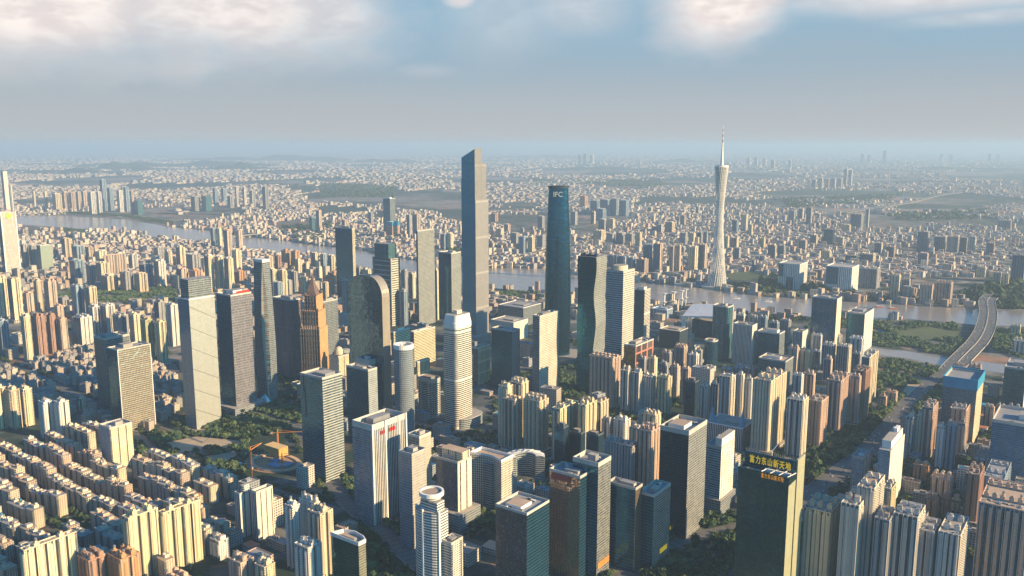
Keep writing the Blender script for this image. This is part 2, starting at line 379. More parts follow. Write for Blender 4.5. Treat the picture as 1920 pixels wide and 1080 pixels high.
PARKS = [px_poly(P) for P in (
    [(300, 800), (420, 765), (520, 742), (560, 745), (566, 800), (470, 830), (452, 905), (380, 870), (250, 850)],
    [(690, 985), (745, 985), (790, 1100), (690, 1100)], [(862, 975), (925, 965), (935, 1005), (870, 1025)],
    [(1225, 1000), (1330, 965), (1392, 975), (1392, 1110), (1200, 1110)], [(1508, 838), (1600, 820), (1640, 770), (1660, 800), (1600, 870), (1512, 915)],
    [(1640, 700), (1780, 712), (1760, 760), (1680, 800), (1650, 770)], [(1636, 604), (1790, 608), (1812, 640), (1780, 668), (1700, 656), (1636, 648)],
    [(1640, 668), (1760, 690), (1768, 706), (1640, 698)], [(1862, 618), (2000, 625), (2000, 680), (1862, 672)], [(110, 545), (330, 540), (345, 566), (180, 578), (105, 566)],
    [(1362, 532), (1440, 530), (1530, 548), (1530, 558), (1440, 555), (1362, 542)], [(920, 545), (1010, 550), (1008, 566), (922, 560)], [(1050, 690), (1095, 690), (1110, 760), (1045, 760)],
    [(1790, 545), (1930, 540), (1930, 580), (1850, 576)], [(620, 900), (700, 900), (700, 990), (620, 985)], [(1500, 620), (1540, 600), (1620, 602), (1600, 615)])]
ROADS = []
def ribbon(P, w, z, m, name='road', kind='structure', world=False, ext=0):
    Q = P if world else px_poly(P); n = len(Q); L = []; Rr = []; vs = [0]
    for i in range(n):
        a = Q[max(i - 1, 0)]; b = Q[min(i + 1, n - 1)]; dx, dy = b[0] - a[0], b[1] - a[1]; l = math.hypot(dx, dy)
        nx, ny = dy / l, -dx / l; L.append((Q[i][0] - nx * w / 2, Q[i][1] - ny * w / 2)); Rr.append((Q[i][0] + nx * w / 2, Q[i][1] + ny * w / 2))
        if i: vs.append(vs[-1] + math.dist(Q[i], Q[i - 1]))
    mb = MB()
    for i in range(n - 1):
        mb.face([(*L[i], z), (*Rr[i], z), (*Rr[i + 1], z), (*L[i + 1], z)], m, [(0, vs[i]), (w, vs[i]), (w, vs[i + 1]), (0, vs[i + 1])])
    return mb, L, Rr, Q
def road(P, w, z=.5, name='road', walk=True):
    if walk:
        mb, L, Rr, Q = ribbon(P, w + 5, z - .3, plain('paving', (.16, .15, .14))); tag(mb.build('pavement'), kind='structure')
    mb, L, Rr, Q = ribbon(P, w, z - .15, RM)
    tag(mb.build(name), kind='structure'); ROADS.append((Q, w)); return Q
AVE = road([(1380, 1100), (1455, 1000), (1500, 945), (1555, 900), (1610, 860), (1660, 810), (1705, 755), (1750, 715), (1775, 700)], 34, .5, 'avenue')
for P, w in (([(560, 800), (640, 930), (700, 985), (760, 1035), (850, 1110)], 26), ([(200, 860), (330, 862), (430, 900), (560, 935), (640, 960)], 16), ([(1500, 945), (1400, 985), (1290, 1010), (1180, 1075), (1130, 1110)], 22),
             ([(560, 800), (700, 770), (850, 815), (950, 790), (1050, 780), (1110, 740), (1095, 680), (1060, 640)], 20), ([(300, 850), (180, 760), (60, 700), (-60, 660)], 16), ([(560, 800), (430, 760), (330, 700), (280, 640)], 20),
             ([(950, 790), (930, 700), (920, 640), (925, 590)], 18), ([(1110, 740), (1240, 800), (1420, 860), (1510, 920)], 18), ([(1610, 860), (1760, 880), (1950, 930)], 18)):
    road(P, w, .42 + .0043 * len(ROADS))
road([(300, 800), (380, 830), (420, 800), (460, 815)], 7, .46, 'footpath', False); road([(340, 855), (400, 835), (450, 850)], 6, .47, 'footpath', False)
def near_road(x, y, m):
    for Q, w in ROADS:
        for i in range(len(Q) - 1):
            ax, ay = Q[i]; bx, by = Q[i + 1]; dx, dy = bx - ax, by - ay; t = max(0, min(1, ((x - ax) * dx + (y - ay) * dy) / (dx * dx + dy * dy)))
            if math.hypot(x - ax - t * dx, y - ay - t * dy) < w / 2 + m: return True
    return False
# distant hills: low ridges standing on the plain
def hill(px, py, wpx, hpx, seed):
    x, y = at(px, py); mpp = y / FPX; w = wpx * mpp; hh = hpx * mpp; r = random.Random(seed); m = plain('hill_wood', (.035, .055, .035), .95, scale=.002)
    mb = MB(); nx, ny = 28, 7; V = {}
    ph = [r.uniform(0, 6.28) for _ in range(4)]
    for i in range(nx + 1):
        for j in range(ny + 1):
            u = i / nx * 2 - 1; v = j / ny * 2 - 1
            e = max(0, 1 - u * u) ** 1.2 * max(0, 1 - v * v) * (.62 + .22 * sin(5 * u + ph[0]) + .16 * sin(11 * u + ph[1] + v * 3) + .08 * sin(23 * u + ph[2]))
            V[i, j] = (x + u * w / 2, y + v * w * .22, e * hh - .5)
    for i in range(nx):
        for j in range(ny): mb.face([V[i, j], V[i + 1, j], V[i + 1, j + 1], V[i, j + 1]], m)
    tag(mb.build('hill'), kind='structure')
for i, q in enumerate([(330, 312, 420, 14), (120, 326, 300, 12), (500, 300, 360, 12), (225, 318, 200, 16), (450, 318, 160, 15), (565, 352, 60, 9), (655, 356, 130, 14), (820, 362, 90, 7), (1120, 318, 300, 6), (1240, 345, 200, 5), (1560, 362, 330, 6),
                       (1300, 305, 200, 8), (1760, 388, 220, 6), (720, 305, 260, 8), (1000, 296, 300, 6), (1900, 562, 160, 14), (1420, 330, 200, 6), (1800, 318, 260, 6)]): hill(*q, i)

# ------------------------------------------------------------------ generic towers
def notch(W_, D_, nN, nW, dep=3.2, fr=.24):
    """ccw plan with recesses; returns the outline and, per edge, whether it lies in a recess"""
    P = []; T = []
    c = rect(W_, D_)
    for k in range(4):
        a, b = c[k], c[(k + 1) % 4]; n = nN if k % 2 == 0 else nW
        L = math.dist(a, b); ux, uy = (b[0] - a[0]) / L, (b[1] - a[1]) / L; nx, ny = -uy, ux
        kk = 2 if k % 2 else 0; P.append(a); T.append(kk)
        for i in range(1, n):
            c0 = L * i / n; h = L / n * fr / 2; h = max(.9, min(h, 2.4))
            for (t, q, tg) in ((c0 - h, 0, 4), (c0 - h, dep, 1), (c0 + h, dep, 0), (c0 + h, 0, 0)):
                P.append((a[0] + ux * t + nx * q, a[1] + uy * t + ny * q)); T.append(tg + kk)
    return P, T
def stair_mesh(w, d, h, kind, wall, roof):
    mb = MB(); mb.box(0, 0, w, d, 0, h, wall, roof)
    if kind == 1: mb.box(w * .1, 0, w * .5, d * .5, h, h + 2.2, wall, roof)
    if kind == 2:
        mb.box(0, -d * .3, w * 1.25, .6, h + 1.6, h + 2.4, wall, bottom=True)
        for s_ in (-1, 1): mb.box(s_ * w * .55, -d * .3, .6, .6, 0, h + 1.6, wall)
    if kind == 3: mb.loft([(h, rect(w, d)), (h + w * .5, rect(.3, .3))], roof, roof)
    return mb
def tower(spec, name='apartment_tower', label=None, cat='building', group=None, rot=ROT, r=1.15, h=None, style=None, podium=None, kind=None, reg=True):
    """an apartment or office block from (xl, xm, xr, yt, yb, style)"""
    xl, xm, xr, yt, yb = spec[:5]; st = style or spec[5]; rr = random.Random(hash((int(xl * 7), int(yt * 3))) & 0xffff)
    cx, cy, w, d, z = foot(xl, xm, xr, yt, yb, h, rot, r, reg)
    wall = A[st]; wall_w = A['l'] if st == 'n' else wall; wall = A['n'] if st in 'clwgupy' and rr.random() < .5 else wall; roof = ROOF[rr.randrange(3)]; flat = plain('wall_' + st, {'c': (.56, .46, .33), 'y': (.60, .52, .33), 'w': (.64, .61, .56), 'p': (.54, .37, .28), 'b': (.36, .21, .15), 'g': (.36, .35, .34), 'u': (.30, .36, .42),  # half the pale towers get dark rib walls as painted shade on unlit sides
        'o': (.38, .36, .2), 'l': (.66, .56, .40), 'n': (.60, .56, .50), 'r': (.5, .25, .12), 'd': (.08, .1, .12), 't': (.12, .17, .18), 's': (.3, .32, .33), 'f': (.55, .52, .48)}[st], .8)
    resid = st in 'cywpbguolrn'; dist = cy; lod = 0 if dist < 2050 else 1 if dist < 3000 else 2
    nN = max(1, round(w / 9.5)) if resid else 1; nW = max(1, round(d / 12)) if resid else 1
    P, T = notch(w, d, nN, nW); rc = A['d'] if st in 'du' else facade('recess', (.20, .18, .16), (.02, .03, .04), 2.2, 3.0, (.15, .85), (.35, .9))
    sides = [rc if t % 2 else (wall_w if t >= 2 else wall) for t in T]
    hz = z - 4
    mb = MB()
    mb.prism(P, 0, hz, sides, roof)
    if lod == 2:
        for k in range(max(1, nN)):
            ww = w / max(1, nN) * rr.uniform(.35, .6); hh = rr.uniform(2.5, 6)
            mb.box((k + .5) * w / nN - w / 2, rr.uniform(-.15, .15) * d, ww, d * rr.uniform(.35, .6), hz, hz + hh, flat, roof)
        o = mb.build(name, None, (cx, cy, 0), rot); tag(o, label, cat, group, kind); return o
    root = empty(name, cx, cy, rot); tag(root, label, cat, group, kind)
    mb.build('body', root)
    q = MB(); q.ring([(p[0] * 1.002, p[1] * 1.002) for p in rect(w - .1, d - .1)], rect(w - 1.3, d - 1.3), hz + .02, hz + (1.4 if resid else 3.4), flat)
    q.build('parapet', root)
    nk = nN if resid else 1; kind = rr.choice((0, 1, 1, 2, 0, 3, 2)) if resid else 0
    sw = min(9, w / nk * .55) if resid else w * .5; sdp = min(8, d * .5) if resid else d * .45; sh = rr.uniform(4, 7.5)
    for ky in ((-.24, .24) if (resid and d > 22) else (0,)):
        sm = stair_mesh(sw, sdp if ky == 0 else min(sdp, 6), sh * rr.uniform(.85, 1.1), kind, flat, roof).mesh('stair_house' if resid else 'plant_room')
        for k in range(nk):
            o = bpy.data.objects.new('stair_house' if resid else 'plant_room', sm); COL.objects.link(o); o.parent = root
            o.location = ((k + .5) * w / nk - w / 2 + rr.uniform(-1, 1), ky * d + rr.uniform(-.08, .08) * d * (ky == 0), hz + .02)
            if resid and ky <= 0 and k % 2 == 0:
                t_ = MB(); t_.loft([(0, sup(3.2, 3.2, 10)), (2.6, sup(3.2, 3.2, 10))], METAL, METAL)
                tk = t_.build('water_tank', o, (sw * .2, rr.uniform(-1, 1), sh * 1.1 + (2.3 if kind == 1 else .1)))
    if lod == 0:
        for k in range(3 + int(w * d / 130)):
            q = MB(); x_, y_ = rr.uniform(-.42, .42) * w, rr.choice((-1, 1)) * rr.uniform(.34, .43) * d; q.box(0, 0, rr.uniform(1.2, 4), rr.uniform(1, 2.6), 0, rr.uniform(.8, 2.2), rr.choice((WHITE, METAL, flat, DARK)), rr.choice((METAL, roof, WHITE, BLUE)))
            q.build('roof_unit', root, (x_, y_, hz + .03), rr.choice((0, 1.57)))
    if resid and lod == 0 and dist < 1750:
        # projecting balcony stacks on the two faces seen
        bw = 3.4; bm = MB(); nf = int((hz - 6) / 3.0); C_ = [(.64, 4.0)]
        for k in range(nf):
            z0 = 5 + 3.0 * k; C_ += [(.45, z0), (-.65, z0), (-.65, z0 + 1.15), (.45, z0 + 1.15)]
        C_.append((.64, 5 + 3.0 * nf))
        for k in range(len(C_)):
            (ya, za), (yb2, zb) = C_[k], C_[(k + 1) % len(C_)]; bm.face([(-bw / 2, ya, za), (-bw / 2, yb2, zb), (bw / 2, yb2, zb), (bw / 2, ya, za)], flat)
        bm.face([(-bw / 2, y_, z_) for y_, z_ in reversed(C_)], flat); bm.face([(bw / 2, y_, z_) for y_, z_ in C_], flat)
        me = bm.mesh('balcony_column')
        def put(x, y, a):
            o = bpy.data.objects.new('balcony_column', me); COL.objects.link(o); o.parent = root; o.location = (x, y, 0); o.rotation_euler = (0, 0, a)
        for k in range(nN):
            x0 = (k + .5) * w / nN - w / 2
            for s_ in ((-1, 1) if w / nN > 9.5 else (0,)): put(x0 + s_ * 2.9, -d / 2 - .66, 0)
        for k in range(nW):
            y0 = (k + .5) * d / nW - d / 2; put(w / 2 + .66, y0, pi / 2)
    if st == 'n':
        for k in range(int(w / 5.2) + 1):
            q = MB(); xx = min(w / 2 - .4, -w / 2 + .4 + k * 5.2); q.box(xx, -d / 2 - .75, .7, 1.5, 0, hz + 1.5, flat); q.build('rib', root)
    if podium:
        q = MB(); q.box(0, 0, w + podium[0], d + podium[0], 0, podium[1], facade('podium', (.42, .38, .33), (.05, .06, .08), 6, 5, (.15, .85), (.2, .8)), roof); q.build('podium', root)
    return root
# ------------------------------------------------------------------ landmark towers
FC = facade
GL = dict(
 navy=FC('navy_curtain_wall', (.03, .09, .14), (.018, .11, .20), 1.6, 4.2, (.1, 1), (.12, 1), .14, .85, var=.3, lit=.008),  # the navy of unlit faces is put into this glass colour
 greyg=FC('grey_curtain_wall', (.24, .26, .27), (.07, .09, .10), 2.4, 4.0, (.18, 1), (.25, 1), .22, .25),
 mesh=FC('mesh_curtain_wall', (.30, .31, .29), (.06, .08, .09), 2.2, 3.9, (.35, 1), (.3, .9), .25, .1),
 pale=FC('pale_panel_wall', (.40, .42, .40), (.40, .42, .39), 2.6, 4.2, (.04, 1), (.03, 1), .28, .35, spec=.6, diag=40, var=.06, lit=0),
 palesh=FC('pale_panel_shaded', (.16, .24, .30), (.08, .15, .21), 2.6, 4.2, (.06, 1), (.06, 1), .25, .15, var=.15, lit=0),  # shaded twin of the pale panels, shade put into its blue
 warp=FC('rippled_glass_wall', (.40, .37, .30), (.62, .56, .44), 3.0, 4.0, (.1, 1), (.2, 1), .10, .85, var=.15, lit=0, ripple=9),
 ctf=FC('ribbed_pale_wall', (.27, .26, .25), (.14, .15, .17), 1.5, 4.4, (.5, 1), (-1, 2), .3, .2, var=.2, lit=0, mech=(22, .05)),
 ctfn=FC('ribbed_wall_shaded', (.05, .16, .26), (.06, .22, .34), 1.5, 4.4, (.3, 1), (-1, 2), .2, .85, var=.15, lit=0),  # unlit copy of the ribbed wall, its blue is painted shade
 bandw=FC('white_banded_wall', (.64, .59, .50), (.035, .06, .08), 3, 3.9, (-1, 2), (.46, 1.1), .2, .1, spec=.6, mech=(24, .06), lit=.06),
 bandy=FC('cream_banded_wall', (.58, .52, .34), (.05, .06, .06), 3, 3.9, (-1, 2), (.55, 1.1), .25, .1),
 bandg=FC('grey_banded_wall', (.34, .36, .36), (.03, .06, .08), 3, 3.6, (-1, 2), (.45, 1.1), .2, .1),
 grid=FC('white_gridded_wall', (.62, .56, .46), (.05, .07, .09), 3.4, 3.7, (.3, .95), (.32, .95), .25),
 gridg=FC('grey_gridded_wall', (.22, .23, .23), (.05, .06, .06), 3.0, 3.6, (.25, .95), (.3, .95), .2, .1, lit=.18),
 gridb=FC('brown_banded_wall', (.34, .27, .21), (.10, .09, .09), 2.4, 3.4, (.12, 1), (.5, 1), .25, .1),
 fins=FC('white_finned_wall', (.60, .57, .52), (.05, .07, .10), 3.4, 60, (.36, 1), (-1, 2), .25, .1, lit=0),
 deco=FC('orange_stone_wall', (.66, .42, .23), (.06, .04, .04), 5.2, 60, (.38, 1), (-1, 2), .3, lit=0),
 deco2=FC('orange_window_wall', (.66, .38, .17), (.05, .04, .05), 3.2, 3.6, (.4, .9), (.3, .9), .3),
 olive=FC('olive_panel_wall', (.44, .43, .27), (.36, .36, .24), 4.5, 4.0, (.06, 1), (.05, 1), .4, .15, var=.08, lit=0),
 green=FC('dark_green_glass', (.025, .07, .08), (.035, .12, .135), 3.0, 3.8, (.05, 1), (.05, 1), .07, .85, var=.4, lit=.0, ripple=3.5),
 bronze=FC('bronze_glass', (.12, .10, .08), (.42, .28, .18), 2.4, 3.8, (.25, 1), (.1, 1), .07, .8, var=.15, lit=0, ripple=3),
 blue=FC('blue_louvre_wall', (.06, .20, .34), (.02, .08, .15), 3, 3.6, (-1, 2), (.4, 1.1), .2, .1),
 white=FC('white_render_wall', (.66, .62, .54), (.5, .48, .42), 6, 3, (.03, 1), (.04, 1), .7, 0, .3, var=.06, lit=0),
 brown=FC('brown_stone_wall', (.20, .13, .12), (.04, .05, .08), 3.4, 3.8, (.35, 1), (.3, 1), .25, .1),
 yellowfin=FC('yellow_finned_wall', (.60, .50, .30), (.05, .05, .05), 4.6, 26, (.55, .95), (.1, .95), .4, lit=0),
 ifc=FC('inky_blue_glass', (.006, .03, .055), (.012, .105, .18), 4, 4.2, (.06, 1), (.06, 1), .12, .93, var=.25, lit=0),
)
ROOFG = ROOF[2]
def hero(name, label, spec, mats, cat='skyscraper', rot=ROT, h=None, plan=None, roofm=None, para=3.5, plant=True, pod=None, r=1.15, mast=None, group=None):
    f = foot(*spec[:4], spec[4], h, rot, r); cx, cy, w, d, z = f
    root = empty(name, cx, cy, rot); tag(root, label, cat, group)
    P = plan(w, d) if plan else rect(w, d)
    sd_ = mats if isinstance(mats, list) else [mats]
    sd_ = [GL[m] if isinstance(m, str) else m for m in sd_]
    if len(sd_) == 2 and not plan: sd_ = sd_ * 2  # first wall, on the unlit faces, often carries shade in its colour
    hz = z - para; mb = MB(); mb.prism(P, 0, hz, sd_, roofm or ROOFG); mb.build('body', root)
    if para:
        q = MB(); q.ring(scl(P, 1.003), scl(P, 1 - 1.6 / w, 1 - 1.6 / d), hz + .02, z, plain('parapet_' + (mats if isinstance(mats, str) else str(mats[-1])), (.45, .43, .39), .6)); q.build('parapet', root)
    if plant:
        rr = random.Random(int(xl_ := spec[0]) & 0xfff)
        q = MB(); q.box(rr.uniform(-.1, .1) * w, rr.uniform(-.1, .1) * d, w * rr.uniform(.25, .55), d * rr.uniform(.25, .5), hz + .02, z + rr.uniform(0, 5), rr.choice((METAL, CONC, WHITE)), ROOF[rr.randrange(3)]); q.build('plant_room', root)
        for k in range(7):
            q = MB(); sx2 = rr.choice((-1, 1)); q.box(w * rr.uniform(-.4, .4), d * sx2 * rr.uniform(.3, .4), rr.uniform(2, w * .16), rr.uniform(2, 4), hz + .02, hz + rr.uniform(1.2, 3.2), rr.choice((WHITE, METAL, DARK)), rr.choice((METAL, ROOF[0], WHITE))); q.build('cooling_unit', root)
    if pod:
        q = MB(); q.box(pod[2] if len(pod) > 2 else 0, pod[3] if len(pod) > 3 else 0, w + pod[0], d + pod[0], 0, pod[1], A['s'], ROOF[0]); q.build('podium', root)
    if mast:
        q = MB(); q.bar((0, 0, hz), (0, 0, z + mast), 1.0, WHITE, 6, .3); q.build('mast', root)
    return root, f
def text_mesh(body, size, m, ext=.35):
    cu = bpy.data.curves.new('lettering', 'FONT'); cu.body = body; cu.size = size; cu.extrude = ext; cu.align_x = 'CENTER'; cu.align_y = 'CENTER'; cu.offset = size * .012; cu.space_character = TSP
    o = bpy.data.objects.new('lettering', cu); COL.objects.link(o); bpy.context.view_layer.update()
    me = bpy.data.meshes.new_from_object(o.evaluated_get(bpy.context.evaluated_depsgraph_get())); me.materials.clear(); me.materials.append(m)
    bpy.data.objects.remove(o); return me
def text_space(v):
    global TSP; TSP = v
TSP = 1.0
def put_text(name, body, size, m, root, loc, face, ext=.35, sx_=1.0):
    """face 'N' = the face at -y, 'W' = the face at +x of the building"""
    o = bpy.data.objects.new(name, text_mesh(body, size, m, ext)); COL.objects.link(o); o.parent = root; o.location = loc
    o.rotation_euler = (pi / 2, 0, 0 if face == 'N' else pi / 2); o.scale = (sx_, 1, 1); return o

# tall stepped tower left of centre
cx, cy, w, d, z = foot(865, 890, 912, 290, 645); z = 530
root = empty('supertall_tower', cx, cy, ROT); tag(root, 'tallest stepped slab skyscraper with slanted top, blue shaded face and pale ribbed side', 'skyscraper')
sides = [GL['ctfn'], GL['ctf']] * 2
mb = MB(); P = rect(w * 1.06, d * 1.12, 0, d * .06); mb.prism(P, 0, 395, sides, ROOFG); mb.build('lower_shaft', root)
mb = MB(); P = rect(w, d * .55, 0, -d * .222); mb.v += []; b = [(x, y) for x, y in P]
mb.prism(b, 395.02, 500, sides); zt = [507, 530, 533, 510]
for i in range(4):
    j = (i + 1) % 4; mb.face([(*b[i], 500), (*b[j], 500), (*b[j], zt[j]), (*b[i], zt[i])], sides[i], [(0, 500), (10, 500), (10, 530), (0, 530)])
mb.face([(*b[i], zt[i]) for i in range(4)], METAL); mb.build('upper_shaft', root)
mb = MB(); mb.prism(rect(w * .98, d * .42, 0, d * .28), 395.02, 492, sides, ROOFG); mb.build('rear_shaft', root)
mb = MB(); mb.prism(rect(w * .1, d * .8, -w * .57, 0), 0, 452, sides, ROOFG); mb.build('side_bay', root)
mb = MB(); mb.box(0, 0, w + 26, d + 30, 0, 24, A['s'], ROOF[0]); mb.build('podium', root)
# tapering inky tower
cx, cy, w, d, z = foot(1022, 1046, 1068, 352, None, 438); w = d = 54
cy = 2112; cx = (1045.5 - 960) / FPX * (cy * CP + 240 * SP); FOOT[-1] = (cx, cy, 64, 64, ROT)
root = empty('supertall_tower', cx, cy, radians(-20)); tag(root, 'inky blue tapering skyscraper with rounded corners and letters near its top', 'skyscraper')
def tri(s_):
    out = []
    for i in range(36):
        t = 2 * pi * i / 36; rr_ = 31 * (1 + .075 * cos(3 * t)); out.append((rr_ * s_ * cos(t), rr_ * s_ * sin(t)))
    return out
mb = MB(); mb.loft([(k * 436 / 16, tri(.97 + .075 * sin(pi * min(1, k / 16 * .85 + .15)) - .34 * max(0, k / 16 - .25) ** 1.8)) for k in range(17)], GL['ifc'], ROOFG); mb.build('body', root)
mb = MB(); mb.ring(tri(.815), tri(.74), 436.05, 441, DARK); mb.build('parapet', root)
for k in range(6):
    a = k * pi / 3; mb = MB(); mb.bar((17 * cos(a), 17 * sin(a), 436), (17 * cos(a), 17 * sin(a), 445), .7, DARK); mb.build('roof_mast', root)
o = put_text('sign', 'IFC', 17, plain('dim_white_sign', (.45, .5, .5)), root, (0, 0, 0), 'N', 1.2); vx, vy = -cx, -cy; l_ = math.hypot(vx, vy); a_ = atan2(vx, -vy) + radians(20)
o.rotation_euler = (pi / 2, 0, a_); o.location = (sin(a_) * 26.2, -cos(a_) * 26.2, 421)
mb = MB(); mb.box(0, 20, 110, 100, 0, 18, A['s'], ROOF[0]); mb.build('podium', root)

# lattice television tower
yb_ = at(960, 540)[1]; cx = (1345.5 - 960) / FPX * (yb_ * CP + H * SP); TVX, TVY = cx, yb_ + 12
root = empty('lattice_tower', cx, yb_ + 12); tag(root, 'white twisted lattice television tower with narrow waist and tall mast', 'tower'); FOOT.append((cx, yb_ + 12, 70, 70, 0))
LM = plain('white_steel', (.82, .78, .70), .5, .1, .4, .05)
def trad(t):   # radius by height fraction
    return 11.5 + 20.5 * max(0, (.62 - t) / .62) ** 1.55 + 11 * max(0, (t - .62) / .38) ** 1.3
HB = 462.0
def tpt(a, t, k=1.0): return (trad(t) * 1.12 * k * cos(a + t * 1.35), trad(t) * .95 * k * sin(a + t * 1.35), t * HB)
cm = MB()
cm.loft([(0, sup(17, 14, 16)), (HB - 6, sup(15, 13, 16))], FC('tower_core', (.50, .47, .42), (.2, .22, .24), 3, 5, (.3, .8), (.3, .8)), LM); cm.build('core', root)
for i in range(24):
    c_ = MB()
    for k in range(20): c_.bar(tpt(2 * pi * i / 24, k / 20), tpt(2 * pi * i / 24, (k + 1) / 20), 1.35 - .45 * k / 20, LM, 5, 1.35 - .45 * (k + 1) / 20)
    c_.build('column', root)
for k in range(1, 46):
    t = k / 46; c_ = MB()
    for i in range(24): c_.bar(tpt(2 * pi * i / 24, t), tpt(2 * pi * (i + 1) / 24, min(1, t + .012)), .42, LM, 3)
    c_.build('ring', root)
for t0, t1 in ((.02, .13), (.28, .33), (.42, .47), (.66, .72), (.80, .995)):
    c_ = MB(); c_.loft([(t0 * HB, [tpt(2 * pi * i / 24, t0, .86)[:2] for i in range(24)]), (t1 * HB, [tpt(2 * pi * i / 24, t1, .86)[:2] for i in range(24)])], FC('tower_pod_glass', (.42, .40, .36), (.16, .19, .21), 3, 4.5, (.15, 1), (.4, 1)), ROOFG, bottom=True); c_.build('pod', root)
c_ = MB(); c_.loft([(HB + 3, sup(13, 13, 12)), (HB + 14, sup(11, 11, 12)), (HB + 60, sup(6, 6, 12)), (HB + 88, sup(4.4, 4.4, 12))], LM, LM); c_.build('mast', root)
for k in range(6):
    c_ = MB(); c_.bar((0, 0, HB + 88 + 10 * k), (0, 0, HB + 98 + 10 * k), 2.1 - .22 * k, WHITE if k % 2 else plain('aviation_red', (.55, .12, .08)), 8, 1.9 - .22 * k); c_.build('mast_tip', root)
c_ = MB(); c_.loft([(HB - 4, [tpt(2 * pi * i / 24, 1, 1.02)[:2] for i in range(24)]), (HB + 2.5, [tpt(2 * pi * i / 24, 1, 1.0)[:2] for i in range(24)])], LM, plain('reddish_deck', (.35, .15, .12))); c_.build('observation_deck', root)
c_ = MB(); c_.prism(sup(120, 90, 28), .5, 8, CREAM, CONC); c_.build('podium', root)

# smooth pale panel tower with a darker glass lantern
root, f = hero('office_tower', 'smooth pale grey slab tower with thin diagonal seams and a darker glass crown', (333, 354, 402, 563, 806), ['palesh', 'pale'], para=0, plant=False)
cx, cy, w, d, z = f
mb = MB(); mb.prism(rect(w * .72, d * .9, w * .06, 0), z + .02, z + 38, GL['greyg'], ROOFG); mb.build('crown', root)
mb = MB(); mb.ring(rect(w, d), rect(w - 1.2, d - 1.2), z + .02, z + 2.5, WHITE); mb.build('parapet', root)
# dark patterned tower with red roof sign
root, f = hero('office_tower', 'dark blue slab tower with speckled grey side and a red rooftop sign', (405, 432, 471, 553, 775), ['navy', FC('speckled_wall', (.24, .23, .24), (.07, .08, .11), 2.2, 5.4, (.35, 1), (.25, 1), .25, .1, lit=.1)], pod=(26, 14))
cx, cy, w, d, z = f; mb = MB()
mb.box(w / 2 - .5, d * .1, 1.0, d * .62, z + .02, z + 5, REDP); mb.build('roof_sign', root)
# slim faceted tower
cx, cy, w, d, z = foot(468, 492, 512, 488, 757)
root = empty('office_tower', cx, cy, ROT); tag(root, 'slim tapering faceted glass tower with a narrow sunlit wedge down its corner', 'skyscraper')
def fac(t):
    s_ = 1 - .28 * max(0, (t - .35) / .65) ** 1.3 - .06 * max(0, (.35 - t) / .35); c_ = .02 + .36 * sin(pi * min(1, max(0, 1 - t) ** .8)) ** 1.2
    hw, hd = w / 2 * s_, d / 2 * s_; k = c_ * hw * 1.6; q = .12 * hw
    return [(-hw + q, -hd), (hw - k, -hd), (hw, -hd + k * .75), (hw, hd - q), (hw - q, hd), (-hw + q, hd), (-hw, hd - q), (-hw, -hd + q)]
mb = MB(); mb.loft([(k * (z - 6) / 18, fac(k / 18)) for k in range(19)], [GL['greyg'], GL['warp'], GL['greyg'], GL['navy']] + [GL['navy']] * 4, ROOFG); mb.build('body', root)
mb = MB(); mb.prism(scl(fac(1), 1.06), z - 5.95, z, WHITE, WHITE); mb.build('crown', root)
mb = MB(); mb.loft([(0, rect(w * 1.0, d * .5, w * .3, -d * .75)), (20, rect(1, 1, w * .3, -d * .62))], WHITE, WHITE); mb.build('entrance_canopy', root)
# brown block with reflecting lower floors
hero('office_tower', 'brown stone-clad office block with a dark blue face and lighter reflecting lower floors', (510, 546, 563, 562, 712), [FC('brown_blue_wall', (.13, .10, .12), (.05, .06, .09), 3, 60, (.5, 1), (.02, 1), .15, .3), 'brown'], 'office block')
# orange stone setback tower
RO = radians(-7); cx, cy, w, d, z = foot(562, 598, 613, 590, 725, None, RO)
root = empty('stepped_tower', cx, cy, RO); tag(root, 'orange stone stepped tower with vertical ribs and a dark pointed crown', 'skyscraper')
def zpx(py, Y): return H + Y / ray(960, py)[1] * ray(960, py)[2]
Y0 = at(960, 725)[1]; lv = [(0, 1.0, zpx(618, Y0)), (1, .86, zpx(585, Y0)), (2, .62, zpx(556, Y0))]; zp = 0
for k, s_, z1 in lv:
    mb = MB(); mb.prism(rect(w * s_, d * (1 - .1 * k), (1 - s_) * w * .1, 0), zp, z1, [GL['deco'], GL['deco2']] * 2, plain('orange_roof', (.5, .28, .16))); mb.build('tier', root); zp = z1 + .02
    for i in range(int(w * s_ / 6) + 1):
        q = MB(); q.box(-w * s_ / 2 + .8 + i * (w * s_ - 1.6) / int(w * s_ / 6) + (1 - s_) * w * .1, -d * (1 - .1 * k) / 2 - 1.0, 1.5, 2.0, 0 if k == 0 else zp - 30, z1 + 2, A['r'], RED); q.build('pilaster', root)
    for sx_ in (-1, 1):
        for sy_ in (-1, 1): q = MB(); q.box(sx_ * w * s_ * .44 + (1 - s_) * w * .1, sy_ * d * (1 - .1 * k) * .44, 3.4, 3.4, z1 + .02, z1 + 6, A['r'], RED); q.build('corner_turret', root)
mb = MB(); mb.loft([(zp, rect(w * .46, d * .5)), (zp + 10, rect(w * .42, d * .46)), (zp + 24, rect(w * .2, d * .22)), (zp + 50, rect(.8, .8))], plain('dull_brown_spire', (.14, .10, .09)), DARK); mb.build('spire', root)
hero('office_tower', 'grey gridded tower with a bright white corner rib behind the orange tower', (600, 606, 633, 565, 690), ['navy', 'greyg'], 'office block')
root, f = hero('church_like_tower', 'small cream tower with a domed top left of the arched glass tower', (617, 634, 654, 668, 728), [CREAM, A['y']], 'office block', plant=False)
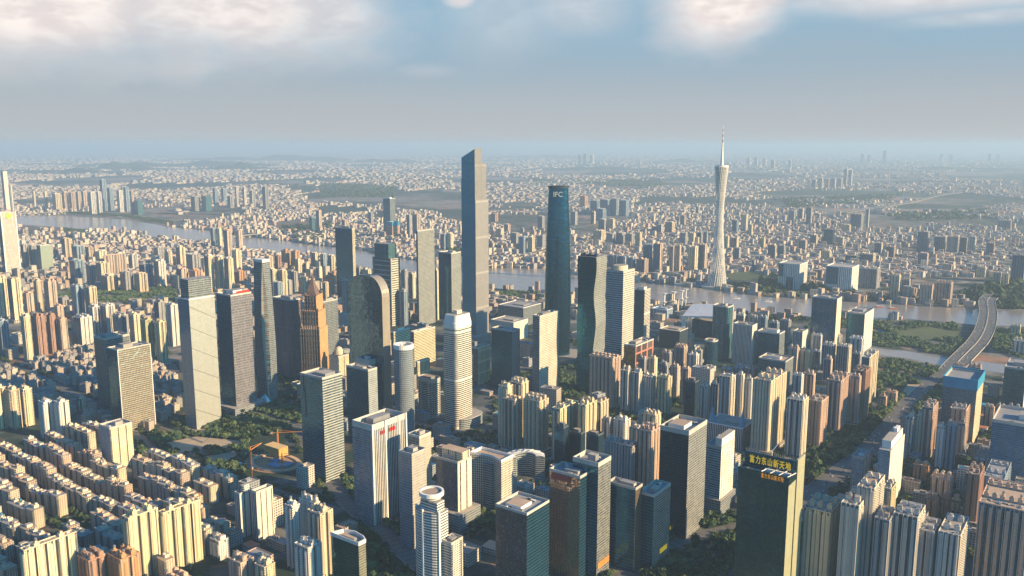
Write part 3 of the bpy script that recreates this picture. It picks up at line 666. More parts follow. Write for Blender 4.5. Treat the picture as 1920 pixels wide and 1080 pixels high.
mb = MB(); mb.loft([(f[4], sup(f[2] * .6, f[3] * .6, 12)), (f[4] + 9, sup(f[2] * .6, f[3] * .6, 12)), (f[4] + 15, sup(f[2] * .4, f[3] * .4, 12)), (f[4] + 18, sup(.6, .6, 12))], CREAM, CREAM); mb.build('dome', root)
# arched glass tower
cx, cy, w, d, z = foot(652, 716, 730, 545, 800)
root = empty('arched_tower', cx, cy, ROT); tag(root, 'big dark glass tower with a rounded barrel top and a pale right edge', 'skyscraper')
Y0 = cy - 20; zt = zpx(519, Y0 - 5)
secs = [(0, rect(w, d))]
for k in range(9):
    t = k / 8; secs.append((z - 14 + (zt - z + 14) * sin(t * pi / 2), rect(w * (1 - .72 * (1 - cos(t * pi / 2))), d)))
gw = FC('arched_glass', (.05, .09, .13), (.09, .15, .20), 3.2, 4, (.06, 1), (.06, 1), .08, .85, var=.4, lit=.0, ripple=1.2)
mb = MB(); mb.loft(secs, [gw, FC('bronze_pale_wall', (.40, .35, .28), (.3, .27, .22), 3, 60, (.1, 1), (-1, 2), .3, .3, var=.1, lit=0)] * 2, DARK); mb.build('body', root)
# slabs behind
hero('office_tower', 'dark blue slab tower with a thin bright edge standing near the river bend', (628, 660, 665, 428, 560), ['navy', 'bandy'], 'office block')
hero('office_tower', 'narrow dark blue tower far behind the glass towers beside the river', (718, 731, 741, 372, 445), ['navy', 'greyg'], 'office block')
root, f = hero('scaffolded_tower', 'orange concrete block with a blue netted top, far behind the glass towers', (724, 735, 749, 417, 450), [A['b'], A['r']], 'office block', plant=False)
mb = MB(); mb.ring(scl(rect(f[2], f[3]), 1.03), rect(f[2], f[3]), f[4] - 22, f[4] + 3, BLUE); mb.build('safety_netting', root)
cx, cy, w, d, z = foot(700, 732, 748, 486, 612)
root = empty('office_tower', cx, cy, ROT); tag(root, 'teal glass tower with white horizontal bands and bright white corner ribs', 'skyscraper')
mb = MB(); mb.prism(rect(w, d), 0, z, [FC('teal_banded', (.5, .48, .42), (.03, .07, .09), 3, 14, (-1, 2), (.2, 1), .15, .1), 'x'][:1] + [FC('white_banded_wide', (.62, .57, .48), (.06, .09, .1), 3, 7, (-1, 2), (.5, 1), .2)], ROOFG); mb.build('body', root)
mb = MB(); mb.prism(rect(w * .82, d * .9, -w * .04, 0), z + .02, z + 44, A['t'], ROOFG); mb.build('crown', root)
for sx_, sy_ in ((-1, -1), (1, -1), (1, 1)):
    mb = MB(); mb.box(sx_ * w / 2, sy_ * d / 2, 4, 4, 0, z + 3, A['l'], WHITE); mb.build('corner_rib', root)
hero('office_tower', 'grey mesh-clad slab tower with a small white roof box', (780, 783, 814, 432, 612), ['navy', 'mesh'], h=None)
hero('office_tower', 'dark blue tower whose sunlit side is pale, just before the stepped supertall', (822, 846, 864, 474, 600), ['navy', 'mesh'])
# wavy tower
cx, cy, w, d, z = foot(1084, 1117, 1137, 479, None, 309)
root = empty('wavy_tower', cx, cy, ROT); tag(root, 'dark tower with a rippling corner edge and greenish grey side', 'skyscraper')
secs = []
for k in range(33):
    t = k / 32; s_ = sin(t * 2 * pi * 2.4) * 3.6; secs.append((t * (z - 4), [(-w / 2 - s_ * .3, -d / 2), (w / 2 + s_, -d / 2 - s_ * .3), (w / 2 + s_ * .4, d / 2), (-w / 2, d / 2)]))
mb = MB(); mb.loft(secs, [GL['ifc'], GL['mesh'], GL['mesh'], GL['ifc']], ROOFG); mb.build('body', root)
for k in range(6):
    mb = MB(); mb.box(-w * .4 + k * w * .16, -d * .3, w * .1, d * .12, z - 3.98, z + (k % 2) * 3, DARK); mb.build('roof_unit', root)
# banded tower with drum
root, f = hero('office_tower', 'white banded tower with a round drum on its roof, beside the wavy dark tower', (1137, 1169, 1190, 508, 676), [FC('louvred_shaded', (.30, .38, .42), (.05, .12, .17), 3, 5.6, (-1, 2), (.45, 1), .25), FC('louvred_white', (.62, .57, .48), (.12, .13, .13), 3, 5.6, (-1, 2), (.6, 1), .25)], plant=False)  # one louvre wall in two tones, shade painted into the bluish one
mb = MB(); mb.loft([(f[4] - 3, sup(f[2] * .72, f[3] * .72)), (f[4] + 10, sup(f[2] * .72, f[3] * .72))], CREAM, ROOF[0]); mb.build('drum', root)
root, f = hero('office_tower', 'narrow dark tower in a white frame, behind the orange glass block', (1190, 1209, 1220, 543, 655), ['navy', 'bandw'], 'office block')
hero('glass_block', 'low orange gold reflective glass block at the foot of the drum-topped tower', (1170, 1192, 1232, 648, 700), [FC('gold_glass', (.5, .22, .08), (.45, .2, .05), 3, 4, (.1, 1), (.1, 1), .2, .5), FC('red_frame_glass', (.40, .17, .12), (.06, .05, .05), 30, 24, (.12, .92), (.05, .88), .15, .3)], 'office block')
# tall white banded tower in the middle
cx, cy, w, d, z = foot(829, 856, 886, 606, 806)
root = empty('banded_tower', cx, cy, ROT); tag(root, 'tall white banded tower with rounded corners and a tapering blank crown', 'skyscraper')
pl = lambda s_: sup(w * s_ * 1.06, d * s_ * 1.06, 32, 5)
mb = MB(); mb.loft([(0, pl(.99)), (z * .3, pl(1.02)), (z * .6, pl(1.02)), (z - 12, pl(.97))], GL['bandw'], ROOFG); mb.build('body', root)
mb = MB(); mb.loft([(z - 11.98, pl(1.0)), (z - 2, pl(.985)), (z - 1, pl(.96)), (z + 13, pl(.86)), (z + 13.2, pl(.84))], WHITE, ROOF[0]); mb.build('crown', root)
mb = MB(); mb.box(0, 0, w * .3, d * .3, z + 13.22, z + 20, CREAM); mb.build('plant_room', root)
mb = MB(); mb.prism(sup(w * 1.7, d * 1.5, 28, 3, w * .05, d * .3), 0, 20, GL['bandg'], ROOF[0]); mb.build('podium', root)
# round tower
cx, cy, w, d, z = foot(733, 757, 780, 652, 812); w = d = 38
root = empty('round_tower', cx, cy, ROT); tag(root, 'cylindrical grey glass tower with an open ring of mast gear on its roof', 'skyscraper')
mb = MB(); mb.loft([(0, sup(w, d, 32)), (z - 6, sup(w, d, 32))], FC('round_glass', (.27, .31, .34), (.08, .11, .14), 1.9, 3.8, (.28, 1), (.22, 1), .2, .4, var=.3), ROOF[2]); mb.build('body', root)
mb = MB(); mb.ring(sup(w * 1.02, d * 1.02, 32), sup(w * .8, d * .8, 32), z - 5.98, z + 2, WHITE); mb.build('roof_ring', root)
for k in range(8):
    mb = MB(); a = k * pi / 4; mb.bar((10 * cos(a), 10 * sin(a), z - 6), (10 * cos(a), 10 * sin(a), z + 3), .6, METAL); mb.build('roof_mast', root)
# glass tower above the construction site
root, f = hero('office_tower', 'blue glass tower with a slotted face and pale bands, beside the construction pit', (562, 604, 641, 708, 905), [FC('slate_glass', (.07, .15, .21), (.05, .17, .25), 2, 3.9, (.1, 1), (.14, 1), .1, .8, var=.3, lit=0), FC('slate_bands', (.40, .40, .36), (.08, .12, .14), 3, 4.4, (-1, 2), (.42, 1), .15, .25)], plant=False)
cx, cy, w, d, z = f
for sz, sh, sx_ in ((z - 70, 45, -.28), (z - 30, 28, -.34)):
    mb = MB(); mb.box(sx_ * w, -d / 2 - .05, 2.6, .6, sz, sz + sh, DARK, bottom=True); mb.build('slot', root)
mb = MB(); mb.box(w * .1, d * .1, w * .45, d * .5, z - 3.4, z + 1, METAL, ROOF[0]); mb.build('plant_room', root)
hero('office_tower', 'dark glass tower with an open light roof terrace, left of the round tower', (649, 690, 707, 693, 838), ['navy', FC('busy_grey_wall', (.33, .35, .34), (.05, .08, .10), 3, 3.6, (.3, .9), (.3, .9), .2)])
hero('office_tower', 'grey blue tower with a raised screen roof, directly behind the open terrace tower', (668, 693, 731, 675, 800), [FC('slate_plain', (.22, .26, .29), (.12, .16, .19), 3, 3.8, (.1, 1), (.2, 1), .2, .2), FC('slate_plain2', (.26, .29, .30), (.10, .13, .15), 3, 3.8, (.1, 1), (.3, 1), .2, .2)], para=10)
# big grey tower in front
root, f = hero('office_tower', 'tall grey tower with white vertical fins and red lettering under its roof', (660, 697, 760, 797, 985), [FC('soft_grey_bands', (.22, .27, .31), (.11, .16, .21), 3, 3.6, (-1, 2), (.4, 1), .2, .25, lit=0), 'fins'], para=9)
cx, cy, w, d, z = f
mb = MB()
for k in range(7):
    if k != 3: mb.box(w / 2 + .5, d * (-.24 + .066 * k), .9, 3.4, z - 19 + (k % 2) * .4, z - 13.5, REDP, bottom=True)
mb.build('red_lettering', root)
for y in (-.5, -.12, .28, .5):
    mb = MB(); mb.box(w / 2 + .8, y * d, 2.0, 2.2, 0, z + .5, WHITE); mb.build('pilaster', root)
root, f = hero('office_tower', 'pale grey smooth tower with a stepped roof, right of the red lettered tower', (747, 772, 799, 851, 1030), [FC('soft_wall_shaded', (.24, .27, .31), (.17, .20, .24), 3, 3.8, (.1, 1), (.2, 1), .2, .25, var=.2, lit=0), FC('soft_wall_lit', (.42, .39, .34), (.3, .29, .27), 3, 3.8, (.1, 1), (.35, 1), .3, .2, var=.2)])  # same wall twice: shade and sunlight put into blue and cream tones
hero('office_tower', 'pale finned tower with a blank bright corner behind the stepped grey tower', (764, 786, 808, 818, 985), ['gridg', FC('pale_soft', (.46, .42, .34), (.36, .33, .28), 3, 3.8, (.1, 1), (.35, 1), .3, .2, var=.2)])
# round-topped white tower, bottom centre
cx, cy, w, d, z = foot(775, 818, 840, 962, 1112)
root = empty('round_top_tower', cx, cy, ROT); tag(root, 'white ribbed tower with a curved face and a round crown disc', 'skyscraper')
Pz = [(-w / 2 + 3, d / 2), (-w / 2, -d * .25)] + [(-w / 2 * cos(t * pi / 8 * .94), -d * .3 - d * .3 * sin(t * pi / 8)) for t in range(1, 8)] + [(w / 2, -d * .3), (w / 2, d / 2)]
bz = FC('white_ribbed_bands', (.62, .60, .56), (.06, .08, .10), 7, 3.5, (-1, 2), (.52, 1.1), .25, stripe=None)
mb = MB(); mb.prism(Pz, 0, z - 2, bz, ROOF[0]); mb.build('body', root)
for i in (1, 5, 9):
    mb = MB(); mb.box(Pz[i][0], Pz[i][1], 2.4, 2.4, 0, z, WHITE); mb.build('corner_rib', root)
mb = MB(); mb.box(w * .08, 0, w * .72, d * .62, z - 1.98, z + 10, bz, ROOF[0]); mb.build('upper_tier', root)
mb = MB(); mb.loft([(z + 10.02, sup(w * .62, w * .62, 28, 2, w * .05)), (z + 19, sup(w * .62, w * .62, 28, 2, w * .05))], bz, ROOF[1]); mb.build('drum', root)
mb = MB(); mb.ring(sup(w * .82, w * .82, 28, 2, w * .05), sup(w * .68, w * .68, 28, 2, w * .05), z + 16, z + 21, WHITE); mb.build('crown_ring', root)
hero('office_block', 'white ribbed annex with a tan roof attached to the round crown tower', (826, 846, 868, 1018, 1112), [bz, A['w']], 'office block')
# dark faced tower with white frame and curved hotel
root, f = hero('office_tower', 'dark glass tower in a cream frame with a stepped roof, left of the curved hotel', (817, 858, 884, 866, 990), [FC('framed_dark', (.10, .12, .15), (.03, .05, .08), 1.6, 3.6, (.2, 1), (.1, 1), .15), FC('cream_slot_wall', (.60, .53, .42), (.10, .09, .08), 14, 3.4, (.32, .55), (-1, 2), .3)], pod=(18, 24))
cx, cy, w, d, z = f; mb = MB(); mb.box(0, d * .12, w * .96, d * .6, z - 3.4, z + 10, A['l'], ROOF[1]); mb.build('upper_tier', root)
cx, cy, w, d, z = foot(880, 940, 962, 868, 965)
root = empty('curved_hotel', cx, cy, ROT); tag(root, 'cream gridded hotel whose concave facade curves round a glazed bay', 'hotel')
n = 14; front = [(-w / 2 + w * i / n, -d / 2 + 9 * sin(pi * i / n)) for i in range(n + 1)]
mb = MB(); mb.prism(front + [(w / 2, d / 2), (-w / 2, d / 2)], 0, z, GL['grid'], ROOF[1]); mb.build('body', root)
mb = MB(); mb.ring(front + [(w / 2, d / 2), (-w / 2, d / 2)], scl(front + [(w / 2, d / 2), (-w / 2, d / 2)], .94), z + .02, z + 4, WHITE); mb.build('parapet', root)
mb = MB(); mb.box(w * .02, -d / 2 + 7.4, w * .28, 6, 0, z - 8, GL['bandg'], ROOF[0]); mb.build('glazed_bay', root)
# wedge roofed dark tower at the bottom
cx, cy, w, d, z = foot(620, 672, 690, 1018, 1150)
root = empty('office_tower', cx, cy, ROT); tag(root, 'dark green glass tower with a white rimmed pointed roof, cut by the bottom edge', 'skyscraper')
Pw = [(-w / 2, -d / 2), (w / 2, -d / 2), (w / 2, d * .25), (w * .32, d * .55), (-w * .05, d * .75), (-w * .38, d * .45)]
mb = MB(); mb.prism(Pw, 0, z - 4, [GL['green'], FC('louvred_olive', (.25, .24, .18), (.05, .06, .05), 3, 3.2, (-1, 2), (.45, 1), .3)] + [GL['green']] * 4, ROOF[1]); mb.build('body', root)
mb = MB(); mb.ring(scl(Pw, 1.02), scl(Pw, .93), z - 3.98, z + .5, WHITE); mb.build('roof_rim', root)
mb = MB(); mb.box(0, 0, w * .45, d * .3, z - 3.98, z - 1, METAL, ROOF[1]); mb.build('plant_room', root)
# bottom centre dark towers
root, f = hero('office_tower', 'dark brown glass tower with twinkling white dots down one face, cut by the bottom edge', (929, 988, 1030, 962, 1120), [FC('dotted_dark', (.10, .08, .08), (.03, .035, .05), 2.0, 3.2, (.2, 1), (.2, 1), .2, .1, lit=.1), 'navy'], pod=None)
root, f = hero('office_tower', 'bronze mirrored tower with warm orange reflections and an orange sign at its foot', (1030, 1088, 1112, 893, 1090), ['bronze', 'navy'])
cx, cy, w, d, z = f; mb = MB(); mb.box(-w * .1, -d / 2 - .3, w * .62, 1.0, z - 12, z - 4, plain('maroon_sign', (.28, .05, .04)), bottom=True); mb.build('maroon_sign', root)
root, f = hero('office_tower', 'grey gridded slab with dark blank face joined to the bronze mirrored tower', (1074, 1122, 1146, 868, 1085), ['navy', 'gridg'], para=6)
cx, cy, w, d, z = f; mb = MB(); mb.box(w / 2 + .4, 0, 1.0, d * .9, 12, 20, ORANGE, bottom=True); mb.build('orange_sign', root)
hero('office_tower', 'dark glass tower with cluttered roof left of the brown banded tower', (1140, 1192, 1205, 915, 1075), ['navy', 'bronze'])
root, f = hero('office_tower', 'dark tower whose sunlit side has brown bands and gold letters at its foot', (1197, 1226, 1258, 928, 1072), ['navy', 'gridb'])
cx, cy, w, d, z = f; mb = MB(); mb.box(w / 2 + .4, d * .15, .8, d * .4, 16, 22, YGLOW, bottom=True); mb.build('gold_sign', root)
# tall dark tower
root, f = hero('office_tower', 'tall very dark tower with a grey gridded side and a light frosted roof', (1238, 1292, 1326, 808, 1012), [FC('black_glass', (.015, .05, .08), (.01, .07, .115), 2, 3.8, (.06, 1), (.06, 1), .1, .85, var=.3, lit=0), 'gridg'], para=7)
cx, cy, w, d, z = f; mb = MB(); mb.box(-w * .1, -d / 2 - 6, 9, 9, 0, 15, YGLOW, DARK); mb.build('yellow_kiosk', root)  # kiosk glows only by an added emission that holds its yellow
root, f = hero('office_tower', 'white tower with a louvred side and stepped white cap, right of the tall dark tower', (1323, 1353, 1378, 838, 966), [FC('teal_louvres', (.24, .32, .36), (.06, .13, .17), 3, 3.6, (-1, 2), (.4, 1), .25), FC('white_window_wall', (.66, .62, .54), (.20, .2, .17), 9, 3.6, (.3, .86), (.3, .95), .3)], pod=(7, 24))
cx, cy, w, d, z = f; mb = MB(); mb.box(w * .3, 0, w * .38, d * .96, z + .02, z + 12, WHITE, ROOF[0]); mb.build('cap', root)
# foreground green glass tower with Chinese lettering
cx, cy, w, d, z = foot(1385, 1480, 1508, 893, 1130)
root = empty('green_glass_tower', cx, cy, ROT); tag(root, 'huge dark green mirror tower with yellow Chinese lettering along its roof screen', 'skyscraper')
mb = MB(); mb.prism(rect(w, d), 0, z - 12, [GL['green'], GL['olive']] * 2, ROOFG); mb.build('body', root)
mb = MB(); mb.ring(rect(w + .5, d + .5), rect(w - 2, d - 2), z - 11.98, z - 2, [GL['green'], GL['olive']][0]); mb.build('roof_well', root)
mb = MB(); mb.box(w / 2 - .6, d * .27, 2.2, d * .5, 0, z + 11, GL['olive'], GL['olive']); mb.build('tall_fin_wall', root)
mb = MB(); mb.box(w / 2 + .2, -d * .02, 1.2, 1.5, 0, z - 5, DARK); mb.build('groove', root)
mb = MB(); mb.box(0, -d * .16, w * .98, 1.4, z - 7, z + 13, GL['navy'], GL['navy'], bottom=True); SCR = mb.build('roof_screen', root)
for k in range(26):
    mb = MB(); mb.box(-w * .48 + k * w * .96 / 25, -d * .16, .35, .35, z + 13.02, z + 17, METAL); mb.build('screen_post', SCR)
TSP = 1.28
put_text('roof_sign', '\u5bcc\u529b\u4e1c\u5c71\u65b0\u5929\u5730', 10.5, YGLOW, SCR, (w * .02, -d * .16 - 1.3, z + 4), 'N', .5, w * .93 / (10.5 * 7 * 1.27))
put_text('lower_sign', '\u5bcc\u529b\u4e1c\u5c71\u65b0\u5929\u5730', 6, OGLOW, root, (w * .18, -d / 2 - .9, z - 6.4), 'N', .4, w * .50 / (6 * 7 * 1.27)); TSP = 1.0
mb = MB(); mb.box(w * .22, -d * .3, w * .5, 3, z - 4, z - 1, WHITE, WHITE, bottom=True); mb.build('white_beam', root)
for k in range(4):
    mb = MB(); mb.bar((w * (-.05 + .17 * k), -d * .48, z - 2.4), (w * (.03 + .17 * k), -d * .2, z - 1), .6, WHITE); mb.build('strut', root)
mb = MB(); mb.bar((0, 0, z), (0, 0, z + 16), .5, WHITE); mb.bar((0, 0, z + 16), (9, 0, z + 30), .5, WHITE); mb.build('roof_hoist', root)
# white tower in the right-hand low-rise quarter
root, f = hero('office_tower', 'bright white tower with a grid of windows and a blank stepped cap, among low roofs', (1648, 1670, 1711, 846, 962), [FC('bright_grid_shaded', (.30, .36, .40), (.13, .19, .24), 3, 3.3, (.2, .9), (.4, .95), .3), FC('bright_grid', (.68, .64, .56), (.2, .2, .18), 4.2, 3.4, (.35, .9), (.35, .85), .3)], para=0, plant=False)  # white grid wall repeated in misty blue, shade put into the colour
cx, cy, w, d, z = f; mb = MB(); mb.box(0, 0, w * .8, d * .8, z + .02, z + 12, WHITE, ROOF[0]); mb.build('cap', root)
mb = MB(); mb.box(w * .1, d * .2, w * .3, d * .2, z + 12.02, z + 18, WHITE); mb.build('stair_house', root)
hero('office_tower', 'grey hexagonal-looking tower with a white top edge left of the bright white gridded tower', (1598, 1620, 1633, 858, 940), [FC('mist_plain', (.24, .29, .33), (.12, .17, .21), 3, 3.4, (.2, .9), (.4, .95), .3), A['w']], 'office block')
hero('office_block', 'broad blue louvred office block cut by the right edge of the picture', (1861, 1990, 2010, 806, 935), ['blue', 'blue'], 'office block', para=5)
# tower wrapped in blue netting
root, f = hero('scaffolded_tower', 'unfinished dark tower with bright blue netting round its top, near the bridge', (1770, 1833, 1846, 716, 838), [FC('net_wall', (.13, .17, .20), (.05, .08, .10), 4, 3.4, (.3, .9), (.3, .9), .6), A['l']], 'skyscraper', plant=False)
mb = MB(); mb.ring(scl(rect(f[2], f[3]), 1.04), scl(rect(f[2], f[3]), 1.005), f[4] - 17, f[4] + 3, BLUE); mb.build('safety_netting', root)
hero('office_tower', 'blue glass tower with a thin pale edge standing against the river', (1523, 1570, 1579, 560, 668), [FC('azure_glass', (.07, .16, .22), (.02, .08, .13), 2, 3.9, (.1, 1), (.1, 1), .12, .2, var=.6), CREAM], 'skyscraper')
root, f = hero('office_tower', 'dark glass tower with a tall blank cream side wall beside the river', (1589, 1622, 1641, 588, 662), ['navy', GL['white']], 'skyscraper')
root, f = hero('office_block', 'white framed block with a dark glass face at the right edge below the bridge', (1884, 1925, 1945, 692, 768), ['navy', 'white'], 'office block')
# white window-grid slab and neighbours, centre
hero('office_tower', 'sunlit white slab with a fine window grid and a slanted top', (999, 1012, 1048, 592, 748), ['greyg', 'grid'])
root, f = hero('office_tower', 'dark teal block with a cream finned edge left of the window grid slab', (921, 961, 975, 620, 735), ['navy', 'fins'])
hero('office_block', 'cream finned block on a glass base, right of the tall white banded tower', (887, 896, 919, 652, 722), ['brown', 'yellowfin'], 'office block')
hero('office_block', 'cream banded office block with a bare roof deck, behind the round tower', (769, 776, 816, 622, 688), ['greyg', 'bandy'], 'office block')
hero('office_block', 'smaller cream banded office block just left of its twin behind the round tower', (733, 738, 769, 622, 700), ['greyg', 'bandy'], 'office block')
hero('office_block', 'low yellow ribbed block between the round tower and the tall banded tower', (779, 783, 806, 678, 722), ['yellowfin', 'yellowfin'], 'office block')
root, f = hero('office_block', 'banded block with a curved white screen roof at the foot of the tall banded tower', (780, 812, 829, 712, 785), ['bandg', 'bandw'], 'office block', plan=lambda w, d: sup(w, d, 28, 4), para=8)
# river-side dark tower with antenna and its neighbours
root, f = hero('office_tower', 'dark tower with a rounded cap and a thin mast near the white sail roof', (1335, 1366, 1377, 575, 675), ['navy', A['t']], 'skyscraper', mast=26, plan=lambda w, d: sup(w, d, 24, 6))
hero('office_tower', 'white ribbed tower right of the masted dark tower', (1375, 1411, 1420, 610, 685), ['fins', 'white'], 'office block')
hero('office_tower', 'flat dark blue block with pale rim behind the crowded flats near the river', (1420, 1462, 1472, 625, 690), ['navy', 'greyg'], 'office block')
hero('office_tower', 'small white tower with blue window columns near the river edge', (1487, 1505, 1516, 622, 670), ['fins', 'white'], 'office block')
hero('office_block', 'teal glass block with a flat tan roof among the crowded flats', (1422, 1473, 1488, 677, 735), [A['t'], 'greyg'], 'office block', roofm=ROOF[1])
hero('dome_block', 'dark round-backed block with a pale domed roof left of the masted dark tower', (1318, 1340, 1350, 640, 690), ['navy', 'navy'], 'office block', plan=lambda w, d: sup(w, d, 20, 2.5))
# white cut-out cubes over the river
for i, (spec, lab) in enumerate((((1460, 1500, 1517, 497, 545), 'white ribbed cube with dark glass cut-outs across the river, left one of the pair'), ((1549, 1598, 1611, 503, 556), 'white ribbed cube with one dark glass corner across the river, right one of the pair'))):
    cx, cy, w, d, z = foot(*spec); root = empty('museum_building', cx, cy, ROT); tag(root, lab, 'museum')
    fw = FC('cube_fins', (.64, .61, .55), (.12, .15, .17), 6.5, 200, (.55, 1), (-1, 2), .4, lit=0)
    q = MB(); q.prism(rect(w, d), 0, z, fw, ROOF[0]); q.build('body', root)
    q = MB()
    if i == 0: q.box(-w * .375, -d / 2 - .2, w * .25, 1.2, z * .5, z - 2, GL['navy'], bottom=True); q.build('glass_cutout', root); q = MB(); q.box(w * .05, -d / 2 - .2, w * .3, 1.2, 1, z * .5, GL['navy'])
    else: q.box(-w * .26, -d / 2 - .2, w * .46, 1.2, z * .38, z - 2, GL['navy'], bottom=True)
    q.build('glass_cutout', root)
    q = MB(); q.ring(rect(w, d), rect(w - 5, d - 5), z + .02, z + 3, WHITE); q.build('parapet', root)
# far left curved tower with round emblem
root, f = hero('office_tower', 'white framed louvred tower with a round green and yellow emblem, at the left edge', (-6, 1, 28, 398, 517), ['navy', FC('louvre_cream', (.50, .46, .38), (.20, .21, .2), 3, 4.2, (-1, 2), (.5, 1), .3)], para=2, plant=False)
cx, cy, w, d, z = f
for y in (-.5, .5):
    mb = MB(); mb.box(w / 2, y * d, 4.5, 4.5, 0, z + 1, WHITE); mb.build('corner_rib', root)
mb = MB(); mb.bar((w / 2, 0, z - 17), (w / 2 + 1.5, 0, z - 17), 11, plain('emblem_green', (.25, .45, .08)), 20); mb.build('emblem', root)
mb = MB(); mb.bar((w / 2 + 1.5, 0, z - 17), (w / 2 + 2.2, 0, z - 17), 6, YEL, 16); mb.build('emblem_centre', root)
hero('office_tower', 'tall hazy pale tower standing far off at the left edge beyond the river', (1, 5, 13, 321, 395), ['greyg', 'white'])
hero('office_tower', 'rounded hazy pale tower beside the far left hazy tower', (15, 18, 24, 347, 400), ['greyg', 'white'], plan=lambda w, d: sup(w, d, 16, 2.5))
# green-grey reflective slab
hero('office_block', 'pale green glass slab with a plain face in the left middle distance', (68, 75, 97, 460, 512), ['greyg', FC('mint_glass', (.30, .34, .26), (.24, .30, .24), 4, 4, (.1, 1), (.1, 1), .3, .3, var=.1, lit=0)], 'office block')
# twisted-reflection tower on the left and its grey neighbour
root, f = hero('office_tower', 'mirror tower with rippling bright reflections and white outlined edges, left of the pale panel tower', (200, 220, 281, 656, 812), ['navy', 'warp'], para=2.5)
cx, cy, w, d, z = f
for y in (-.5, .5):
    mb = MB(); mb.box(w / 2, y * d, 1.2, 1.2, 0, z, WHITE); mb.build('edge_trim', root)
hero('office_tower', 'grey tower with a broad white framed roof behind the rippling mirror tower', (175, 195, 242, 634, 770), [FC('tan_glass', (.25, .22, .18), (.16, .14, .12), 3, 3.8, (.1, 1), (.2, 1), .2, .4, var=.4), 'greyg'], para=5)
# white slab towers lower left
root, f = hero('apartment_tower', 'narrow tower with dark louvred left part and white window grid right part, before the park', (185, 205, 247, 802, 884), [FC('louvred_flat', (.30, .34, .38), (.06, .09, .13), 3, 3, (-1, 2), (.5, 1), .3), A['l']], 'apartment building')
for k, (spec, lab) in enumerate((((439, 449, 473, 925, 1010), 'blank white tower with round turret cap, left half of the cream pair by the pit'), ((470, 480, 511, 922, 1015), 'blank white tower with brown slots, right half of the cream pair by the pit'))):
    root, f = hero('apartment_tower', lab, spec, [GL['fins'], FC('cream_slots', (.66, .62, .52), (.10, .08, .06), 9, 3, (.72, .92), (-1, 2), .4)], 'apartment building', plant=False)
    cx, cy, w, d, z = f
    if k == 0: mb = MB(); mb.box(w * .3, 0, w * .5, d * .5, z - 3.4, z + 9, A['w'], ROOF[0]); mb.build('turret', root)
# pale sail-roofed pavilion
cx, cy = at(1325, 632); root = empty('sail_roof_pavilion', cx, cy, ROT); tag(root, 'white sail-roofed stadium on tall tapering legs beside the river', 'stadium'); FOOT.append((cx, cy, 130, 90, ROT))
mb = MB(); Pq = rect(124, 66); zz = [60, 72, 98, 84]
mb.loft([(0, Pq), (0, Pq)], WHITE)
mb.face([(*Pq[i], zz[i]) for i in range(4)], WHITE); mb.face([(Pq[i][0], Pq[i][1], zz[i] - 5) for i in (3, 2, 1, 0)], WHITE)
for i in range(4):
    j = (i + 1) % 4; mb.face([(*Pq[i], zz[i] - 5), (*Pq[j], zz[j] - 5), (*Pq[j], zz[j]), (*Pq[i], zz[i])], WHITE)
mb.build('sail_roof', root)
for i in range(4):
    x, y = Pq[i]; mb = MB(); mb.bar((x * .9, y * .9, 0), (x * .96, y * .94, zz[i] - 4.5), 9, WHITE, 4, 5); mb.build('leg', root)
mb = MB(); mb.box(0, 0, 76, 40, 0, 52, GL['navy'], ROOF[0]); mb.build('glass_hall', root)
for i, px in enumerate((1245, 1263, 1278, 1285)):
    x, y = at(px, 585 - i * 3); root = empty('sail_mast', x, y); tag(root, 'white mast with a flared platform on the quay, %s of four from the left' % ('first', 'second', 'third', 'fourth')[i], 'mast', 'white masts on the river quay')
    mb = MB(); mb.bar((0, 0, 0), (0, 0, 62), 2.4, WHITE, 6); mb.build('pole', root)
    mb = MB(); mb.loft([(28, sup(6, 6, 10)), (34, sup(20, 16, 10))], WHITE, WHITE); mb.loft([(56, sup(5, 5, 10)), (63, sup(22, 12, 10))], WHITE, WHITE); mb.build('platform', root)
# culture buildings on the axis
def low(name, label, P, h, wall, roof, cat='building', rot=ROT, px=True, extra=None):
    x0, y0, x1, y1 = P
    f = foot(x0, 0, x1, y0, y1, None, rot); cx, cy, w, d, z = f
    root = empty(name, cx, cy, rot); tag(root, label, cat)
    mb = MB(); mb.box(0, 0, w, d, 0, z, wall, roof); mb.build('body', root)
    q = MB(); q.ring(rect(w * 1.004, d * 1.004), rect(w - 3, d - 3), z + .02, z + 1.6, WHITE); q.build('parapet', root)
    q = MB(); q.box(w * .1, 0, w * .4, d * .4, z + .02, z + 3.5, METAL, ROOF[0]); q.build('plant_room', root)
    return root, f
low('museum_building', 'wide grey box museum with dark recesses on the river axis', (918, 578, 1020, 612), 30, GL['greyg'], ROOF[2], 'museum')
low('library_building', 'low white folded library just before the grey box museum', (920, 606, 990, 640), 30, GL['white'], ROOF[0], 'library')
low('theatre_building', 'low dark oval-looking theatre with tan roof near the white sail stadium', (1236, 622, 1290, 655), 20, DARK, plain('tan_shell', (.42, .33, .2)), 'theatre')
low('market_hall', 'blue-roofed quay building by the white masts', (1222, 582, 1262, 598), 10, A['u'], BLUE, 'hall')
root, f = low('hotel_building', 'white colonnaded hotel wing with blue pointed turrets, behind the stepped white tower', (1325, 805, 1415, 845), 30, GL['fins'], ROOF[0], 'hotel')
for sx_ in (-1, 1):
    q = MB(); q.loft([(f[4], sup(11, 11, 10, 2, sx_ * f[2] * .42, -f[3] * .3)), (f[4] + 8, sup(11, 11, 10, 2, sx_ * f[2] * .42, -f[3] * .3)), (f[4] + 30, sup(.6, .6, 10, 2, sx_ * f[2] * .42, -f[3] * .3))], plain('slate_blue', (.12, .3, .42)), BLUE); q.build('turret', root)
